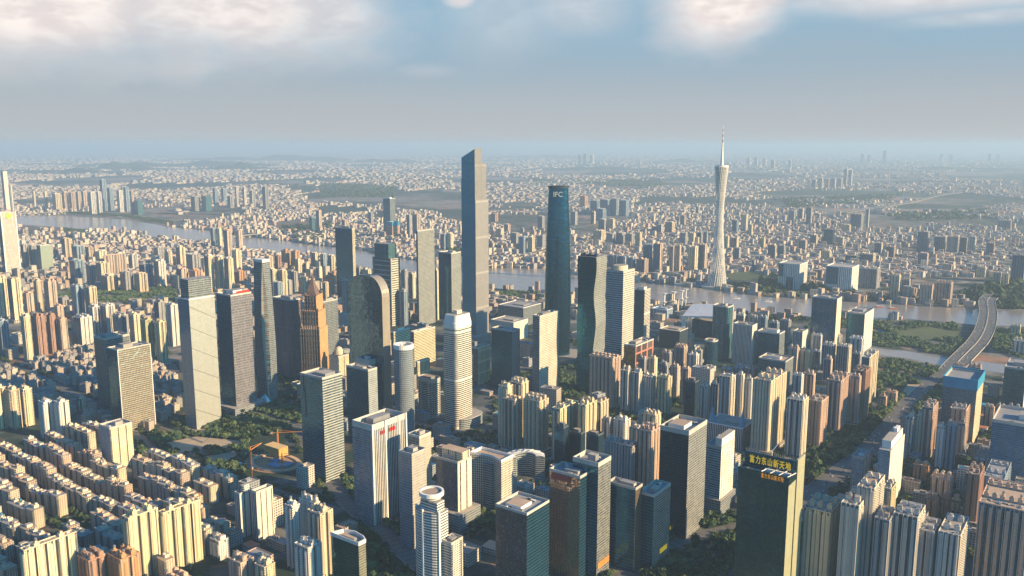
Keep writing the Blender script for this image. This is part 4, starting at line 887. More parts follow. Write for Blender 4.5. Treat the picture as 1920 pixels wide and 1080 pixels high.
# curved white hall
cx, cy = at(985, 895); root = empty('curved_hall', cx, cy, 0); tag(root, 'white ribbed quarter-ring building curling round a dark court', 'building'); FOOT.append((cx, cy, 60, 50, 0))
Po = [(32 * cos(t), 30 * sin(t)) for t in np.linspace(-.2, pi * 1.15, 18)]; Pi_ = [(17 * cos(t), 15 * sin(t)) for t in np.linspace(-.2, pi * 1.15, 18)]
mb = MB(); mb.prism(Po + Pi_[::-1], 0, 38, GL['bandg'], WHITE); mb.build('body', root)
for k in range(0, 18, 2):
    q = MB(); q.bar((Po[k][0], Po[k][1], 38), (Pi_[k][0], Pi_[k][1], 41), .8, WHITE); q.build('roof_rib', root)

# ------------------------------------------------------------------ bridges
def bridge(name, label, P, w, z, decks=1, group=None, piers=True, cat='bridge'):
    root = empty(name, *at(*P[0])); ox, oy = at(*P[0]); tag(root, label, cat, group)
    off = [0] if decks == 1 else [-w / 4 - .6, w / 4 + .6]; dw = w if decks == 1 else w / 2 - .4
    Q0 = [at(*p) for p in P]; n = len(Q0); outQ = []
    for o_ in off:
        Q = []
        for i in range(n):
            a = Q0[max(i - 1, 0)]; b = Q0[min(i + 1, n - 1)]; dx, dy = b[0] - a[0], b[1] - a[1]; l = math.hypot(dx, dy); Q.append((Q0[i][0] + dy / l * o_ - ox, Q0[i][1] - dx / l * o_ - oy))
        zz = [z * (min(1, 4 * i / (n - 1)) if decks == 2 and i < n // 4 else 1) + .6 for i in range(n)]
        m, L, Rr, _ = ribbon(Q, dw, 0, RM, world=True)
        m = MB(); v = 0
        for i in range(n - 1):
            s_ = math.dist(Q[i], Q[i + 1])
            m.face([(*L[i], zz[i]), (*Rr[i], zz[i]), (*Rr[i + 1], zz[i + 1]), (*L[i + 1], zz[i + 1])], RM, [(0, v), (dw, v), (dw, v + s_), (0, v + s_)]); v += s_
            m.face([(*L[i], zz[i] - 2.4), (*L[i], zz[i]), (*L[i + 1], zz[i + 1]), (*L[i + 1], zz[i + 1] - 2.4)], CONC)
            m.face([(*Rr[i], zz[i] - 2.4), (*Rr[i + 1], zz[i + 1] - 2.4), (*Rr[i + 1], zz[i + 1]), (*Rr[i], zz[i])], CONC)
            m.face([(*L[i], zz[i] - 2.4), (*L[i + 1], zz[i + 1] - 2.4), (*Rr[i + 1], zz[i + 1] - 2.4), (*Rr[i], zz[i] - 2.4)], CONC)
        m.build('deck', root)
        for S in (L, Rr):
            m = MB()
            for i in range(n - 1): m.bar((*S[i], zz[i] + .8), (*S[i + 1], zz[i + 1] + .8), .6, CONC, 4)
            m.build('railing', root)
        if piers:
            acc = 0
            for i in range(n - 1):
                L_ = math.dist(Q[i], Q[i + 1]); k = max(1, int(L_ / 45))
                for q in range(k):
                    t = (q + .5) / k; x = Q[i][0] + t * (Q[i + 1][0] - Q[i][0]); y = Q[i][1] + t * (Q[i + 1][1] - Q[i][1]); zt_ = zz[i] - 2.5
                    if zt_ > 3: m = MB(); m.box(x, y, min(dw * .5, 12), 3, 0, zt_, CONC, a=.4); m.build('pier', root)
        outQ.append(([(x + ox, y + oy) for x, y in Q], zz, dw))
    return outQ
def smoothpx(P, k=4):
    out = []
    for i in range(len(P) - 1):
        p0, p1, p2, p3 = P[max(i - 1, 0)], P[i], P[i + 1], P[min(i + 2, len(P) - 1)]
        for s_ in range(k):
            t = s_ / k; out.append(tuple(.5 * (2 * p1[a] + (p2[a] - p0[a]) * t + (2 * p0[a] - 5 * p1[a] + 4 * p2[a] - p3[a]) * t * t + (3 * p1[a] - p0[a] - 3 * p2[a] + p3[a]) * t ** 3) for a in (0, 1)))
    return out + [P[-1]]
BR = bridge('road_bridge', 'wide double-deck motorway bridge curving over the river with heavy traffic', smoothpx([(1778, 700), (1800, 680), (1828, 655), (1843, 632), (1850, 610), (1852, 590), (1850, 572), (1862, 558)]), 50, 13, 2)
STREET = list(ROADS)
bridge('road_bridge', 'low white bridge over the far river at the left edge', [(-40, 409), (25, 405), (80, 403), (128, 401)], 30, 18)
bridge('road_bridge', 'white river bridge in the left distance behind the dark ribbed flats', [(300, 466), (345, 459), (395, 455), (450, 447), (510, 440)], 30, 16)
bridge('road_bridge', 'tan river bridge running right from the stepped supertall tower', [(905, 506), (940, 496), (985, 484), (1030, 472), (1070, 463), (1150, 452)], 34, 16)
bridge('flyover', 'pale motorway flyover crossing the hazy plain on the right', [(1580, 402), (1640, 392), (1700, 383), (1760, 368), (1900, 350)], 60, 12, piers=False)
bridge('flyover', 'pale motorway crossing the hazy plain left of the inky tower', [(880, 356), (960, 352), (1030, 346), (1110, 318), (1180, 310)], 60, 12, piers=False)
bridge('flyover', 'pale riverside motorway in the left distance', [(300, 400), (400, 402), (470, 404), (520, 410)], 60, 12, piers=False)
# ------------------------------------------------------------------ apartment towers and blocks read off the photo: xl xm xr yt yb style
LIST = """
60 0 66 358 392 l|81 0 88 358 396 l|97 0 115 363 397 l|115 0 127 360 395 p|128 0 141 360 395 p|142 0 151 359 393 p|152 0 162 358 392 p|164 0 179 360 402 w|180 0 190 359 400 w|186 0 198 336 396 u
200 0 212 352 395 u|218 0 230 357 398 w|231 0 241 350 397 u|243 0 250 357 402 p|251 0 267 375 403 t|357 0 375 368 396 g|377 0 396 367 396 t|440 0 446 350 388 w|454 0 461 350 388 w|467 0 478 357 390 g
491 0 503 349 398 g|398 0 408 352 385 u|414 0 424 353 385 u|426 0 438 367 390 g
38 0 52 457 508 g|53 0 68 460 508 g|114 0 132 446 490 c|134 0 158 461 497 u|159 0 175 462 496 p|176 0 200 470 496 l|129 0 158 488 532 u|160 0 177 494 535 g|179 0 204 492 538 l|209 195 239 478 522 p
188 0 220 516 548 c|224 0 249 509 548 g|250 0 276 512 548 c|240 0 258 477 510 w|260 0 286 495 536 u|287 0 310 488 538 w|287 0 307 463 490 g|308 0 322 469 500 l|329 0 347 462 504 l|348 0 376 476 512 g
330 0 352 503 534 p|354 0 380 506 534 r|382 0 400 478 548 n|401 0 418 480 548 n|419 0 437 483 550 n|394 0 405 428 468 u|406 0 416 427 468 l|418 0 434 431 488 p|441 0 454 431 472 p|434 0 452 468 512 l|437 0 461 508 534 r
-12 0 12 520 600 l|12 0 38 522 606 l|42 0 62 548 594 p|62 0 78 525 588 c|81 0 105 526 582 p|100 0 119 572 602 p|132 0 156 535 600 u|157 0 181 538 602 c|-8 0 15 600 672 u|37 0 57 592 678 l|58 0 84 592 668 b
86 0 104 590 664 b|105 0 125 596 664 p|137 0 172 594 652 w|165 0 186 574 640 w|187 0 215 572 640 w|210 0 240 590 648 g|241 0 262 588 652 l|262 0 286 598 684 o|288 0 311 602 686 y|288 0 309 565 636 g|310 0 333 570 650 w
496 0 512 480 520 p|514 0 527 478 518 b|527 0 544 468 498 r|545 0 562 470 500 r|502 0 520 504 556 n|521 0 538 506 556 n|540 0 558 508 548 g|615 0 636 510 540 r|552 0 566 486 512 l|568 0 580 492 518 l|584 0 597 473 505 l|600 0 612 475 505 u|614 0 628 478 508 l
592 0 604 500 532 l|560 0 574 520 552 l|576 0 590 524 558 c|604 0 616 528 560 c|534 0 548 524 552 g|762 0 772 402 454 g|773 0 788 401 452 p|825 0 838 438 468 u|838 0 850 437 468 l|579 0 590 407 440 t|592 0 603 394 434 p
665 0 680 500 545 g|682 0 696 504 546 l|748 0 765 545 612 u|766 0 779 512 560 l|752 0 764 505 545 g|814 0 822 505 600 l
972 0 988 443 478 u|989 0 1003 444 478 l|1007 0 1023 441 472 g|958 0 974 436 470 g|1070 0 1083 397 422 g|1087 0 1102 367 392 r|1107 0 1124 376 402 u|1125 0 1147 374 404 u|1147 0 1160 372 404 u|1161 0 1180 375 406 u|1108 0 1117 396 420 l
1117 0 1137 391 414 u|1122 0 1139 411 434 g|1140 0 1154 410 434 l|1112 0 1136 432 458 l|1137 0 1154 437 464 g|1155 0 1172 436 464 g|1173 0 1190 438 466 g|1191 0 1204 436 476 l|1139 0 1156 478 508 g|1157 0 1174 480 508 w|1175 0 1192 482 516 u
1193 0 1216 485 518 p|1206 0 1224 458 512 u|1225 0 1244 456 514 p|1254 0 1266 461 514 p|1267 0 1278 460 514 p|1290 0 1309 462 514 l|1310 0 1327 458 512 p|1274 0 1290 436 464 g|1291 0 1305 436 462 l|1306 0 1318 435 460 g|1319 0 1328 434 462 g
1357 0 1368 442 474 l|1369 0 1386 445 474 l|1390 0 1403 402 434 l|1232 0 1244 420 442 w|1247 0 1266 416 442 l|1275 0 1287 403 428 p|1214 0 1224 388 402 l|1305 0 1312 386 404 w|1373 0 1385 412 440 u|1403 0 1412 420 446 l|1375 0 1390 464 492 g
1545 0 1566 429 464 d|1595 0 1620 401 438 g|1624 0 1631 391 430 w|1497 0 1508 390 416 l|1512 0 1524 388 424 p|1480 0 1492 394 420 g|1721 0 1744 434 474 g|1752 0 1776 443 476 g|1777 0 1800 443 480 g|1801 0 1815 445 478 g|1816 0 1831 443 480 w
1872 0 1898 413 435 g|1580 0 1596 421 440 l|1567 0 1584 444 470 c|1612 0 1643 476 502 l|1585 0 1610 478 502 t|1612 0 1652 503 542 g|1670 0 1690 516 562 l|1691 0 1708 524 562 g|1725 0 1752 534 572 p|1753 0 1788 530 572 p|1722 0 1742 474 502 p|1540 0 1560 470 492 l
1865 0 1879 510 540 p|1880 0 1893 512 540 l|1899 0 1925 478 532 g|1830 0 1850 500 520 l|1440 0 1456 458 486 l|1458 0 1474 460 488 g|1422 0 1436 446 470 l|1498 0 1514 450 474 p|1520 0 1534 440 466 l|1640 0 1656 455 482 l|1660 0 1680 462 488 p|1850 0 1866 455 482 p
1522 0 1532 336 354 w|1534 0 1544 333 354 w|1546 0 1556 335 354 p|1558 0 1568 334 354 w|1570 0 1580 334 353 p|1583 0 1590 316 352 w|1592 0 1599 318 352 w|1612 0 1622 288 306 u|1626 0 1634 290 306 g|1652 0 1664 282 306 u|1084 0 1092 290 308 g|1094 0 1102 288 308 g|1106 0 1114 290 308 w
1400 0 1408 296 312 w|1414 0 1422 295 312 p|1430 0 1438 297 312 w|1446 0 1454 300 318 w|1478 0 1485 300 318 w|1760 0 1770 288 304 w|1776 0 1788 290 304 g|1850 0 1860 288 304 w|1866 0 1876 290 304 p
1105 1149 1164 670 768 p|1165 0 1185 692 774 n|1186 0 1205 696 776 n|1204 0 1231 704 776 n|1232 0 1261 706 782 y|1197 0 1214 672 716 g|1215 0 1233 670 716 l|1236 0 1254 680 740 g|1256 0 1276 686 746 p|1277 0 1296 690 760 p|1284 0 1311 715 784 d|1312 0 1332 722 800 n
1333 0 1350 718 796 n|1350 0 1380 704 806 n|1381 0 1397 700 800 n|1398 0 1412 708 800 w|1413 1446 1476 712 856 l|1477 1507 1517 748 860 n|1517 1541 1554 750 842 p|1550 1577 1595 712 812 p|1596 0 1616 704 800 p|1600 1624 1634 694 796 b|1616 1631 1648 668 762 l
1486 0 1508 702 770 w|1509 0 1530 700 768 p|1542 0 1568 646 708 n|1569 0 1598 648 712 n|1520 0 1545 628 668 w|1546 0 1580 630 665 g|1592 0 1622 634 682 w|1477 0 1500 652 704 p|1500 0 1523 656 704 y|1524 0 1542 658 690 u|1598 0 1616 662 700 g|1545 0 1562 672 722 p
1380 0 1400 590 625 w|1402 0 1420 592 626 g|1422 0 1440 594 628 u|1442 0 1462 604 648 u|1463 0 1484 600 644 g|1240 0 1262 660 690 g|1264 0 1290 650 690 p|1290 0 1312 664 700 w|1352 0 1374 690 720 g|1375 0 1398 688 718 u|1400 0 1420 690 722 g
1730 1750 1760 762 862 p|1700 0 1718 780 858 n|1718 0 1734 778 858 l|1782 1812 1824 766 850 p|1757 0 1774 798 882 w|1775 0 1796 796 884 u|1797 0 1812 792 860 g|1846 0 1866 762 802 p|1867 0 1888 762 794 b|1890 0 1914 764 796 g|1788 0 1812 686 720 p|1814 0 1842 688 722 p
934 0 962 722 840 l|955 0 992 716 835 l|942 0 980 748 850 c|981 0 1029 750 858 c|1035 1050 1084 764 872 y|1083 1098 1120 757 870 y|1113 1126 1142 752 850 c|1128 0 1150 785 862 g|1150 0 1183 786 866 w|1180 0 1206 800 880 c|1204 0 1240 776 850 l
1040 0 1066 800 882 d|1067 0 1098 812 876 d|1099 0 1132 815 890 d|1132 1186 1198 834 920 g|1196 1222 1240 806 922 p|1210 0 1240 785 835 c
1826 1857 1868 862 900 g|1812 1838 1847 888 990 b|1845 1884 1897 895 960 u|1836 1932 1990 956 1130 p|1872 1900 1940 1046 1120 w|1578 1612 1634 944 1120 n|1608 1640 1660 912 1110 n|1654 1672 1682 914 1000 y|1640 1668 1682 972 1130 g|1676 1722 1736 966 1130 n|1720 1752 1765 994 1130 g
1760 1802 1818 1000 1140 n|1508 1558 1580 958 1100 l|1735 0 1762 934 975 b|1763 0 1784 932 972 b|1785 0 1802 936 968 l|1745 0 1788 898 936 p|1712 0 1746 872 905 r
-20 0 12 726 806 l|8 0 36 730 806 c|34 0 60 728 800 l|71 0 100 752 824 w|100 0 129 752 826 w|146 150 160 745 775 l|533 0 562 946 1072 w|560 590 600 940 1060 w|575 0 624 960 1085 c|551 0 603 1024 1130 w|228 240 296 968 1100 y|296 305 374 958 1078 y|36 44 143 1028 1140 l
144 0 200 1048 1120 b|200 0 262 1046 1120 r|428 0 476 1052 1120 p|476 0 516 1060 1130 c|393 0 430 1012 1052 w|300 0 360 1092 1130 p
1640 0 1668 1112 1160 g|1800 0 1822 775 830 p|860 0 885 595 640 g|700 0 722 612 655 g|640 0 655 525 600 g|512 0 530 528 560 u|1290 0 1302 640 668 p|1304 0 1318 655 690 g|1660 0 1684 735 758 p|1648 0 1664 742 766 p|1900 0 1935 640 668 w|1895 0 1915 610 630 l
700 0 745 395 412 r|1222 0 1240 424 440 l|640 0 652 412 436 p|690 0 700 398 425 g|860 0 866 420 440 l|930 0 945 428 452 l|945 0 957 420 440 p|1008 0 1022 405 428 g|920 0 934 400 416 r"""
# landmarks by which plain towers are told apart in their labels: (px, py, words)
LM_ = [(368, 640, 'the pale panel tower'), (250, 700, 'the rippling mirror tower'), (438, 650, 'the dark tower with the red roof sign'), (490, 600, 'the slim faceted tower'), (590, 620, 'the orange stepped tower'), (690, 600, 'the arched glass tower'),
       (647, 480, 'the dark slab by the river bend'), (725, 540, 'the teal tower with white ribs'), (797, 500, 'the grey mesh tower'), (890, 420, 'the stepped supertall tower'), (857, 690, 'the white banded tower with blank crown'), (757, 730, 'the round glass tower'),
       (1045, 470, 'the inky tapering tower'), (1110, 570, 'the wavy dark tower'), (1163, 590, 'the banded drum-topped tower'), (1350, 420, 'the lattice tower'), (1024, 660, 'the white window-grid slab'), (1282, 890, 'the tallest black glass tower'), (1355, 620, 'the masted dark tower'),
       (1445, 960, 'the Chinese-lettered green tower'), (1680, 890, 'the bright white gridded tower'), (1808, 770, 'the blue-netted tower'), (1550, 600, 'the blue glass tower by the river'), (1490, 520, 'the left ribbed white cube'), (1580, 525, 'the right ribbed white cube'),
       (15, 450, 'the tower with the round emblem'), (82, 480, 'the pale green slab'), (710, 880, 'the tower with red lettering'), (808, 1000, 'the round-crowned white tower'), (475, 960, 'the cream tower pair by the pit'), (600, 800, 'the slotted glass tower'), (225, 840, 'the louvred narrow tower'),
       (920, 900, 'the curved hotel'), (1850, 620, 'the motorway bridge'), (1890, 850, 'the blue louvred block'), (270, 425, 'the far river bend'), (1300, 600, 'the white sail roof'), (1560, 350, 'the far flyover on the right'), (1084, 950, 'the bronze mirrored tower')]
ORD = ['nearest', 'second', 'third', 'fourth', 'fifth', 'sixth', 'seventh', 'eighth', 'ninth', 'tenth', 'eleventh', 'twelfth', 'thirteenth', 'fourteenth', 'fifteenth', 'sixteenth', 'seventeenth', 'eighteenth', 'nineteenth', 'twentieth']
LABELS = []        # (object, first words, px, py) resolved together at the end
def defer(o, words, x, y, z):
    px, py = proj(x, y, z); LABELS.append((o, words, px, py))
def resolve():
    groups = {}
    for o, words, px, py in LABELS:
        d = sorted((math.hypot((px - a) * 1.0, (py - b) * 1.3), i) for i, (a, b, _) in enumerate(LM_))
        i = d[0][1]; a, b, nm = LM_[i]; dx, dy = px - a, (py - b) * 1.3
        rel = ('right of' if dx > 0 else 'left of') if abs(dx) > abs(dy) else ('in front of' if dy > 0 else 'behind')
        groups.setdefault((words, i, rel), []).append((d[0][0], o))
    for (words, i, rel), L in groups.items():
        L.sort(key=lambda t: t[0])
        for k, (_, o) in enumerate(L):
            t_ = words + ', ' + (ORD[min(k, 19)] + ' such ' if len(L) > 1 else '') + rel + ' ' + LM_[i][2]
            if len(t_.split()) > 16: t_ = t_.replace(' such', '', 1)
            if len(t_.split()) > 16: t_ = t_.replace(' of flats', '', 1).replace('mid-height ', '').replace('low ', '', 1)
            if len(t_.split()) > 16: t_ = t_.replace('the tower with', 'the', 1)
            o['label'] = t_
            continue
            o['label'] = (words + ', ' + (ORD[min(k, 19)] + ' such ' if len(L) > 1 else '') + rel + ' ' + LM_[i][2])
HB_ = len(FOOT)
def pull(spec):
    return spec
for e in LIST.replace('\n', '|').split('|'):
    if not e.strip(): continue
    q = e.split(); xl, xm, xr, yt, yb = map(float, q[:5]); st = q[5]
    off_ = st in 'dtsf'
    far_ = yb < 480
    o = tower((xl, xm, xr, yt, yb, st), 'office_tower' if off_ else 'apartment_tower', None, 'office building' if off_ else 'apartment building', 'apartment towers across the city' if not off_ else 'plain office towers among the flats',
              podium=(10, 9) if (not off_ and yb > 560 and int(xl) % 3 == 0 and yb < 1000) else None)
    f = FOOT[-1]; hgt = H + f[1] / ray(960, yt)[1] * ray(960, yt)[2]; ww = (f[2] + f[3]) / 2
    sz = 'slender ' if hgt / ww > 4 else 'squat ' if hgt / ww < 1.8 else ''
    defer(o, (sz + ADJ[st] + (' block' if hgt < 45 else ' tower') + ('' if off_ else ' of flats')).strip(), f[0], f[1], hgt * .6)

# ------------------------------------------------------------------ rows of walk-up blocks, lower left
ex, ey = cos(ROT), sin(ROT)            # east-west axis; rows run along it
nx_, ny_ = -sin(ROT), cos(ROT)
SLABP = [px_poly(P) for P in ([(-40, 812), (60, 800), (180, 800), (260, 880), (330, 880), (440, 930), (440, 1010), (390, 1010), (390, 1110), (-60, 1110)],)]
SLAB = SLABP[0]
def free(f, m=2, trees=False):
    x, y = f[0], f[1]
    for c in corners(f, m) + [(x, y)]:
        if near_road(*c, 1): return False
        for P in WATER + ([] if trees else PARKS):
            if inpoly(*c, P): return False
    for g_ in FOOT:
        if abs(g_[0] - x) < 140 and abs(g_[1] - y) < 140 and overlap(f, g_, m): return False
    return True
EXCL = []
c0 = at(562, 860); FOOT.append((at(515, 868)[0], at(515, 868)[1], 105, 100, ROT))   # the construction pit
slab_w = [(.60, .48, .34), (.54, .39, .28), (.64, .54, .40), (.48, .38, .31)]
SM = [apt('slab_wall_%s' % 'abcd'[i], c, bay=3.2, stripe=(5, .2)) for i, c in enumerate(slab_w)]
x0, y0 = at(200, 1000); ns = 0; tries = []
for row in range(-14, 17):
    t = -420
    while t < 420:
        L = R.uniform(40, 84); s_ = row * 38 + R.uniform(-3, 3)
        bend = 10 * sin(t / 90.0)
        cxx = x0 + ex * (t + L / 2) + nx_ * (s_ + bend); cyy = y0 + ey * (t + L / 2) + ny_ * (s_ + bend)
        tries.append((cxx, cyy, L, R.uniform(15, 19), row)); t += L + R.choice((5, 6, 9, 16))
for (cxx, cyy, L, dd, row) in tries:
    a = ROT + R.uniform(-.07, .07) + .1 * sin(cxx * .013 + row); f = (cxx, cyy, L, dd, a)
    if R.random() < .03: continue
    if ns > 230 or not inpoly(cxx, cyy, SLAB): continue
    while L > 14 and not free(f, 1): L -= 12; f = (cxx, cyy, L, dd, a)
    if L <= 14: continue
    hh = R.uniform(23, 36); wm = SM[R.randrange(4)]; wf = plain('slab_flat_%d' % R.randrange(3), [(.56, .43, .31), (.52, .36, .26), (.60, .50, .38)][R.randrange(3)], .9)
    FOOT.append(f); root = empty('walk_up_block', cxx, cyy, a); tag(root, None, 'apartment building', 'rows of walk-up housing blocks'); ns += 1
    n = max(1, round(L / 18)); rf_ = ROOF[R.choice((0, 1, 1, 2))]; yo = 0; hs = []; mb = MB(); mb.box(0, 0, L - 2.2, dd - 5, 0, hh - 3.3, A['g'], rf_)
    for k in range(n):
        yo = max(-2.2, min(2.2, yo + R.uniform(-1.6, 1.6))); hk = hh + R.choice((0, 0, 0, -3, 2.8)); hs.append((yo, hk)); mb.box((k + .5) * L / n - L / 2, yo, L / n - 1.0, dd - R.uniform(0, 1), 0, hk, wm, rf_)
    mb.build('body', root)
    for k in range(n):
        mb = MB(); xx = (k + .5) * L / n - L / 2; hx = R.uniform(2.6, 4.5)
        ya, hh = hs[k]; mb.box(xx + R.uniform(-1.5, 1.5), ya + R.uniform(-1.5, 1.5), R.uniform(5, 9), R.uniform(5, 9), hh + .02, hh + hx, wf, ROOF[R.randrange(3)])
        if R.random() < .35: mb.box(xx + R.uniform(-4, 4), ya + R.choice((-1, 1)) * dd * .33, R.uniform(3, 6), 2.4, hh + .03, hh + R.uniform(1.6, 2.6), [RED, BLUE, METAL, wf][R.randrange(4)], [RED, BLUE, METAL, GREEN][R.randrange(4)])
        if R.random() < .5: mb.box(xx + R.uniform(-2, 2), 0, 3, 3, hh + hx + .02, hh + hx + 2, wf, ROOF[0])
        mb.build('stair_house', root)
    defer(root, ('long ' if L > 60 else 'short ' if L < 45 else '') + ['cream', 'pinkish', 'pale tan', 'dull brown'][SM.index(wm)] + ' walk-up block', cxx, cyy, 0)

# ------------------------------------------------------------------ crowded village houses, left
vm = [FC('village_wall_%d' % i, c, (.05, .06, .07), 3.2, 3.2, (.3, .75), (.3, .8), .3) for i, c in enumerate([(.34, .31, .29), (.42, .34, .28), (.28, .28, .29), (.50, .44, .36)])]
VILL = px_poly([(60, 690), (180, 640), (345, 690), (350, 800), (300, 850), (180, 800), (60, 760), (-30, 720), (-30, 690)])
nv = 0; meshes = {}
bbx = [min(p[0] for p in VILL), max(p[0] for p in VILL), min(p[1] for p in VILL), max(p[1] for p in VILL)]
gx = bbx[0]; cand = []
while gx < bbx[1]:
    gy = bbx[2]
    while gy < bbx[3]: cand.append((gx + R.uniform(-2, 2), gy + R.uniform(-2, 2))); gy += 21
    gx += 20
R.shuffle(cand)
for (x, y) in cand:
    if nv >= 290 or not inpoly(x, y, VILL): continue
    w_, d_ = R.uniform(10, 16), R.uniform(10, 15); f = (x, y, w_, d_, ROT + R.uniform(-.25, .25))
    if not free(f, .5): continue
    FOOT.append(f); hh = R.uniform(12, 24); m_ = R.randrange(4)
    mb = MB(); mb.box(0, 0, w_, d_, 0, hh, vm[m_], ROOF[R.randrange(3)]); q = R.uniform(3.5, 5); mb.box(R.uniform(-2, 2), R.uniform(-2, 2), q, q, hh, hh + 2.8, vm[m_], [ROOF[0], RED, BLUE, ROOF[2], ROOF[1]][R.choice((0, 0, 1, 2, 3, 4))])
    o = mb.build('village_house', None, (x, y, 0), f[4]); tag(o, None, 'house', 'crowded village houses'); nv += 1
    defer(o, ['grey', 'tan', 'dark grey', 'cream'][m_] + (' tall' if hh > 18 else ' low') + ' village house', x, y, 0)

# ------------------------------------------------------------------ lower buildings between the towers
nl = 0
LOWP = [px_poly(P) for P in ([(-40, 560), (120, 610), (560, 600), (640, 560), (800, 600), (920, 600), (1100, 620), (1400, 600), (1500, 640), (1640, 700), (1650, 860), (1500, 950), (1390, 980), (1230, 1000), (900, 1110), (480, 1110), (430, 960), (540, 900), (560, 750), (330, 690), (60, 690), (-40, 700)],
                             [(1640, 800), (1800, 700), (2050, 700), (2050, 1110), (1560, 1110), (1560, 960)], [(380, 1000), (480, 1000), (480, 1110), (250, 1110)], [(1660, 720), (1760, 720), (1700, 780), (1650, 770)])]
lw = [FC('low_wall_%d' % i, c, (.05, .06, .08), 4.2, 3.8, (.2, .85), (.3, .85), .3) for i, c in enumerate([(.45, .40, .34), (.36, .33, .31), (.52, .38, .28), (.30, .33, .36), (.58, .54, .47)])]
for k in range(9000):
    if nl >= 295: break
    px, py = R.uniform(-20, 1940), R.uniform(565, 1090); x, y = at(px, py)
    if not any(inpoly(x, y, P) for P in LOWP) or inpoly(x, y, SLAB) or inpoly(x, y, VILL): continue
    sc_ = .8 if px > 1640 else 1
    f = (x, y, R.uniform(16, 44) * sc_, R.uniform(13, 28) * sc_, ROT + R.choice((0, 0, 0, .12, -.2)))
    if not free(f, 3): continue
    FOOT.append(f); hh = R.uniform(7, 26) if R.random() < .8 else R.uniform(26, 44); m_ = R.randrange(5); rm = [ROOF[0], ROOF[1], ROOF[2], RED, ROOF[0], BLUE][R.choice((0, 0, 1, 1, 2, 3, 4, 0, 1, 2, 5))]
    root = empty('low_building', x, y, f[4]); tag(root, None, 'building', 'lower buildings between the towers'); nl += 1
    mb = MB(); mb.box(0, 0, f[2], f[3], 0, hh, lw[m_], rm); mb.build('body', root)
    if hh > 10:
        mb = MB(); mb.box(R.uniform(-.2, .2) * f[2], 0, f[2] * .25, f[3] * .35, hh + .02, hh + 3.5, lw[m_], ROOF[0]); mb.build('stair_house', root)
        mb = MB(); mb.ring(rect(f[2] + .2, f[3] + .2), rect(f[2] - 1, f[3] - 1), hh + .02, hh + 1.2, lw[m_]); mb.build('parapet', root)
    defer(root, ('low ' if hh < 15 else 'mid-height ') + ['tan', 'grey', 'pinkish', 'blue grey', 'pale'][m_] + ' building' + (' with red roof' if rm is RED else ' with blue roof' if rm is BLUE else ''), x, y, 0)

# ------------------------------------------------------------------ construction pit
root = empty('construction_pit', *at(512, 868)); root.rotation_euler = (0, 0, ROT); tag(root, 'oval construction pit with orange scaffold, bare soil and blue tarpaulins', 'building site')
mb = MB(); mb.prism(sup(112, 84, 32), .3, .6, SOIL, SOIL); mb.build('soil', root)
mb = MB(); mb.ring(sup(100, 72, 32, 2, 6, 0), sup(88, 60, 32, 2, 6, 0), .62, 3.2, plain('ring_beam', (.50, .36, .24))); mb.build('ring_beam', root)
mb = MB(); mb.box(-26, 28, 40, 20, .62, 18, FC('scaffold', (.62, .34, .08), (.12, .08, .05), 3, 3, (.3, .9), (.3, .9), .8), plain('formwork', (.60, .42, .20))); mb.build('scaffold', root)
for k, (x, y, w_, d_) in enumerate(((14, -6, 26, 16), (-4, 8, 14, 12), (30, 6, 12, 18))):
    mb = MB(); mb.box(x, y, w_, d_, .62, 2.4 + k * .6, BLUE); mb.build('tarpaulin', root)
for k in range(6):
    mb = MB(); mb.box(-40 + 11 * k, -38 + (k % 3) * 3, 7, 4, .62, 3.4, [WHITE, ORANGE, BLUE][k % 3]); mb.build('site_cabin', root)
for i, (px, py, hh, jl, az, lab) in enumerate(((472, 895, 46, 44, 1.2, 'orange tower crane standing at the near edge of the construction pit'), (530, 885, 26, 38, .35, 'short orange tower crane with raised jib in the middle of the pit'), (522, 846, 34, 46, -.1, 'orange tower crane whose long jib reaches towards the slotted glass tower'))):
    x, y = at(px, py); root = empty('tower_crane', x, y); tag(root, lab, 'crane')
    mb = MB()
    for sx_ in (-.9, .9):
        for sy_ in (-.9, .9): mb.bar((sx_, sy_, 0), (sx_, sy_, hh), .3, ORANGE)
    for k in range(int(hh / 3)): mb.bar((-.9, -.9, 3 * k), (.9, -.9, 3 * k + 3), .2, ORANGE); mb.bar((.9, .9, 3 * k), (.9, -.9, 3 * k + 3), .2, ORANGE)
    mb.build('mast', root); mb = MB(); dx, dy = cos(az), sin(az)
    mb.bar((-dx * 12, -dy * 12, hh), (dx * jl, dy * jl, hh + 4), .6, ORANGE); mb.bar((0, 0, hh + 6), (dx * jl * .7, dy * jl * .7, hh + 3.6), .25, ORANGE); mb.bar((0, 0, hh), (0, 0, hh + 7), .6, ORANGE); mb.build('jib', root)
    mb = MB(); mb.box(-dx * 11, -dy * 11, 3, 3, hh - 2, hh + 1, CONC, bottom=True); mb.build('counterweight', root)

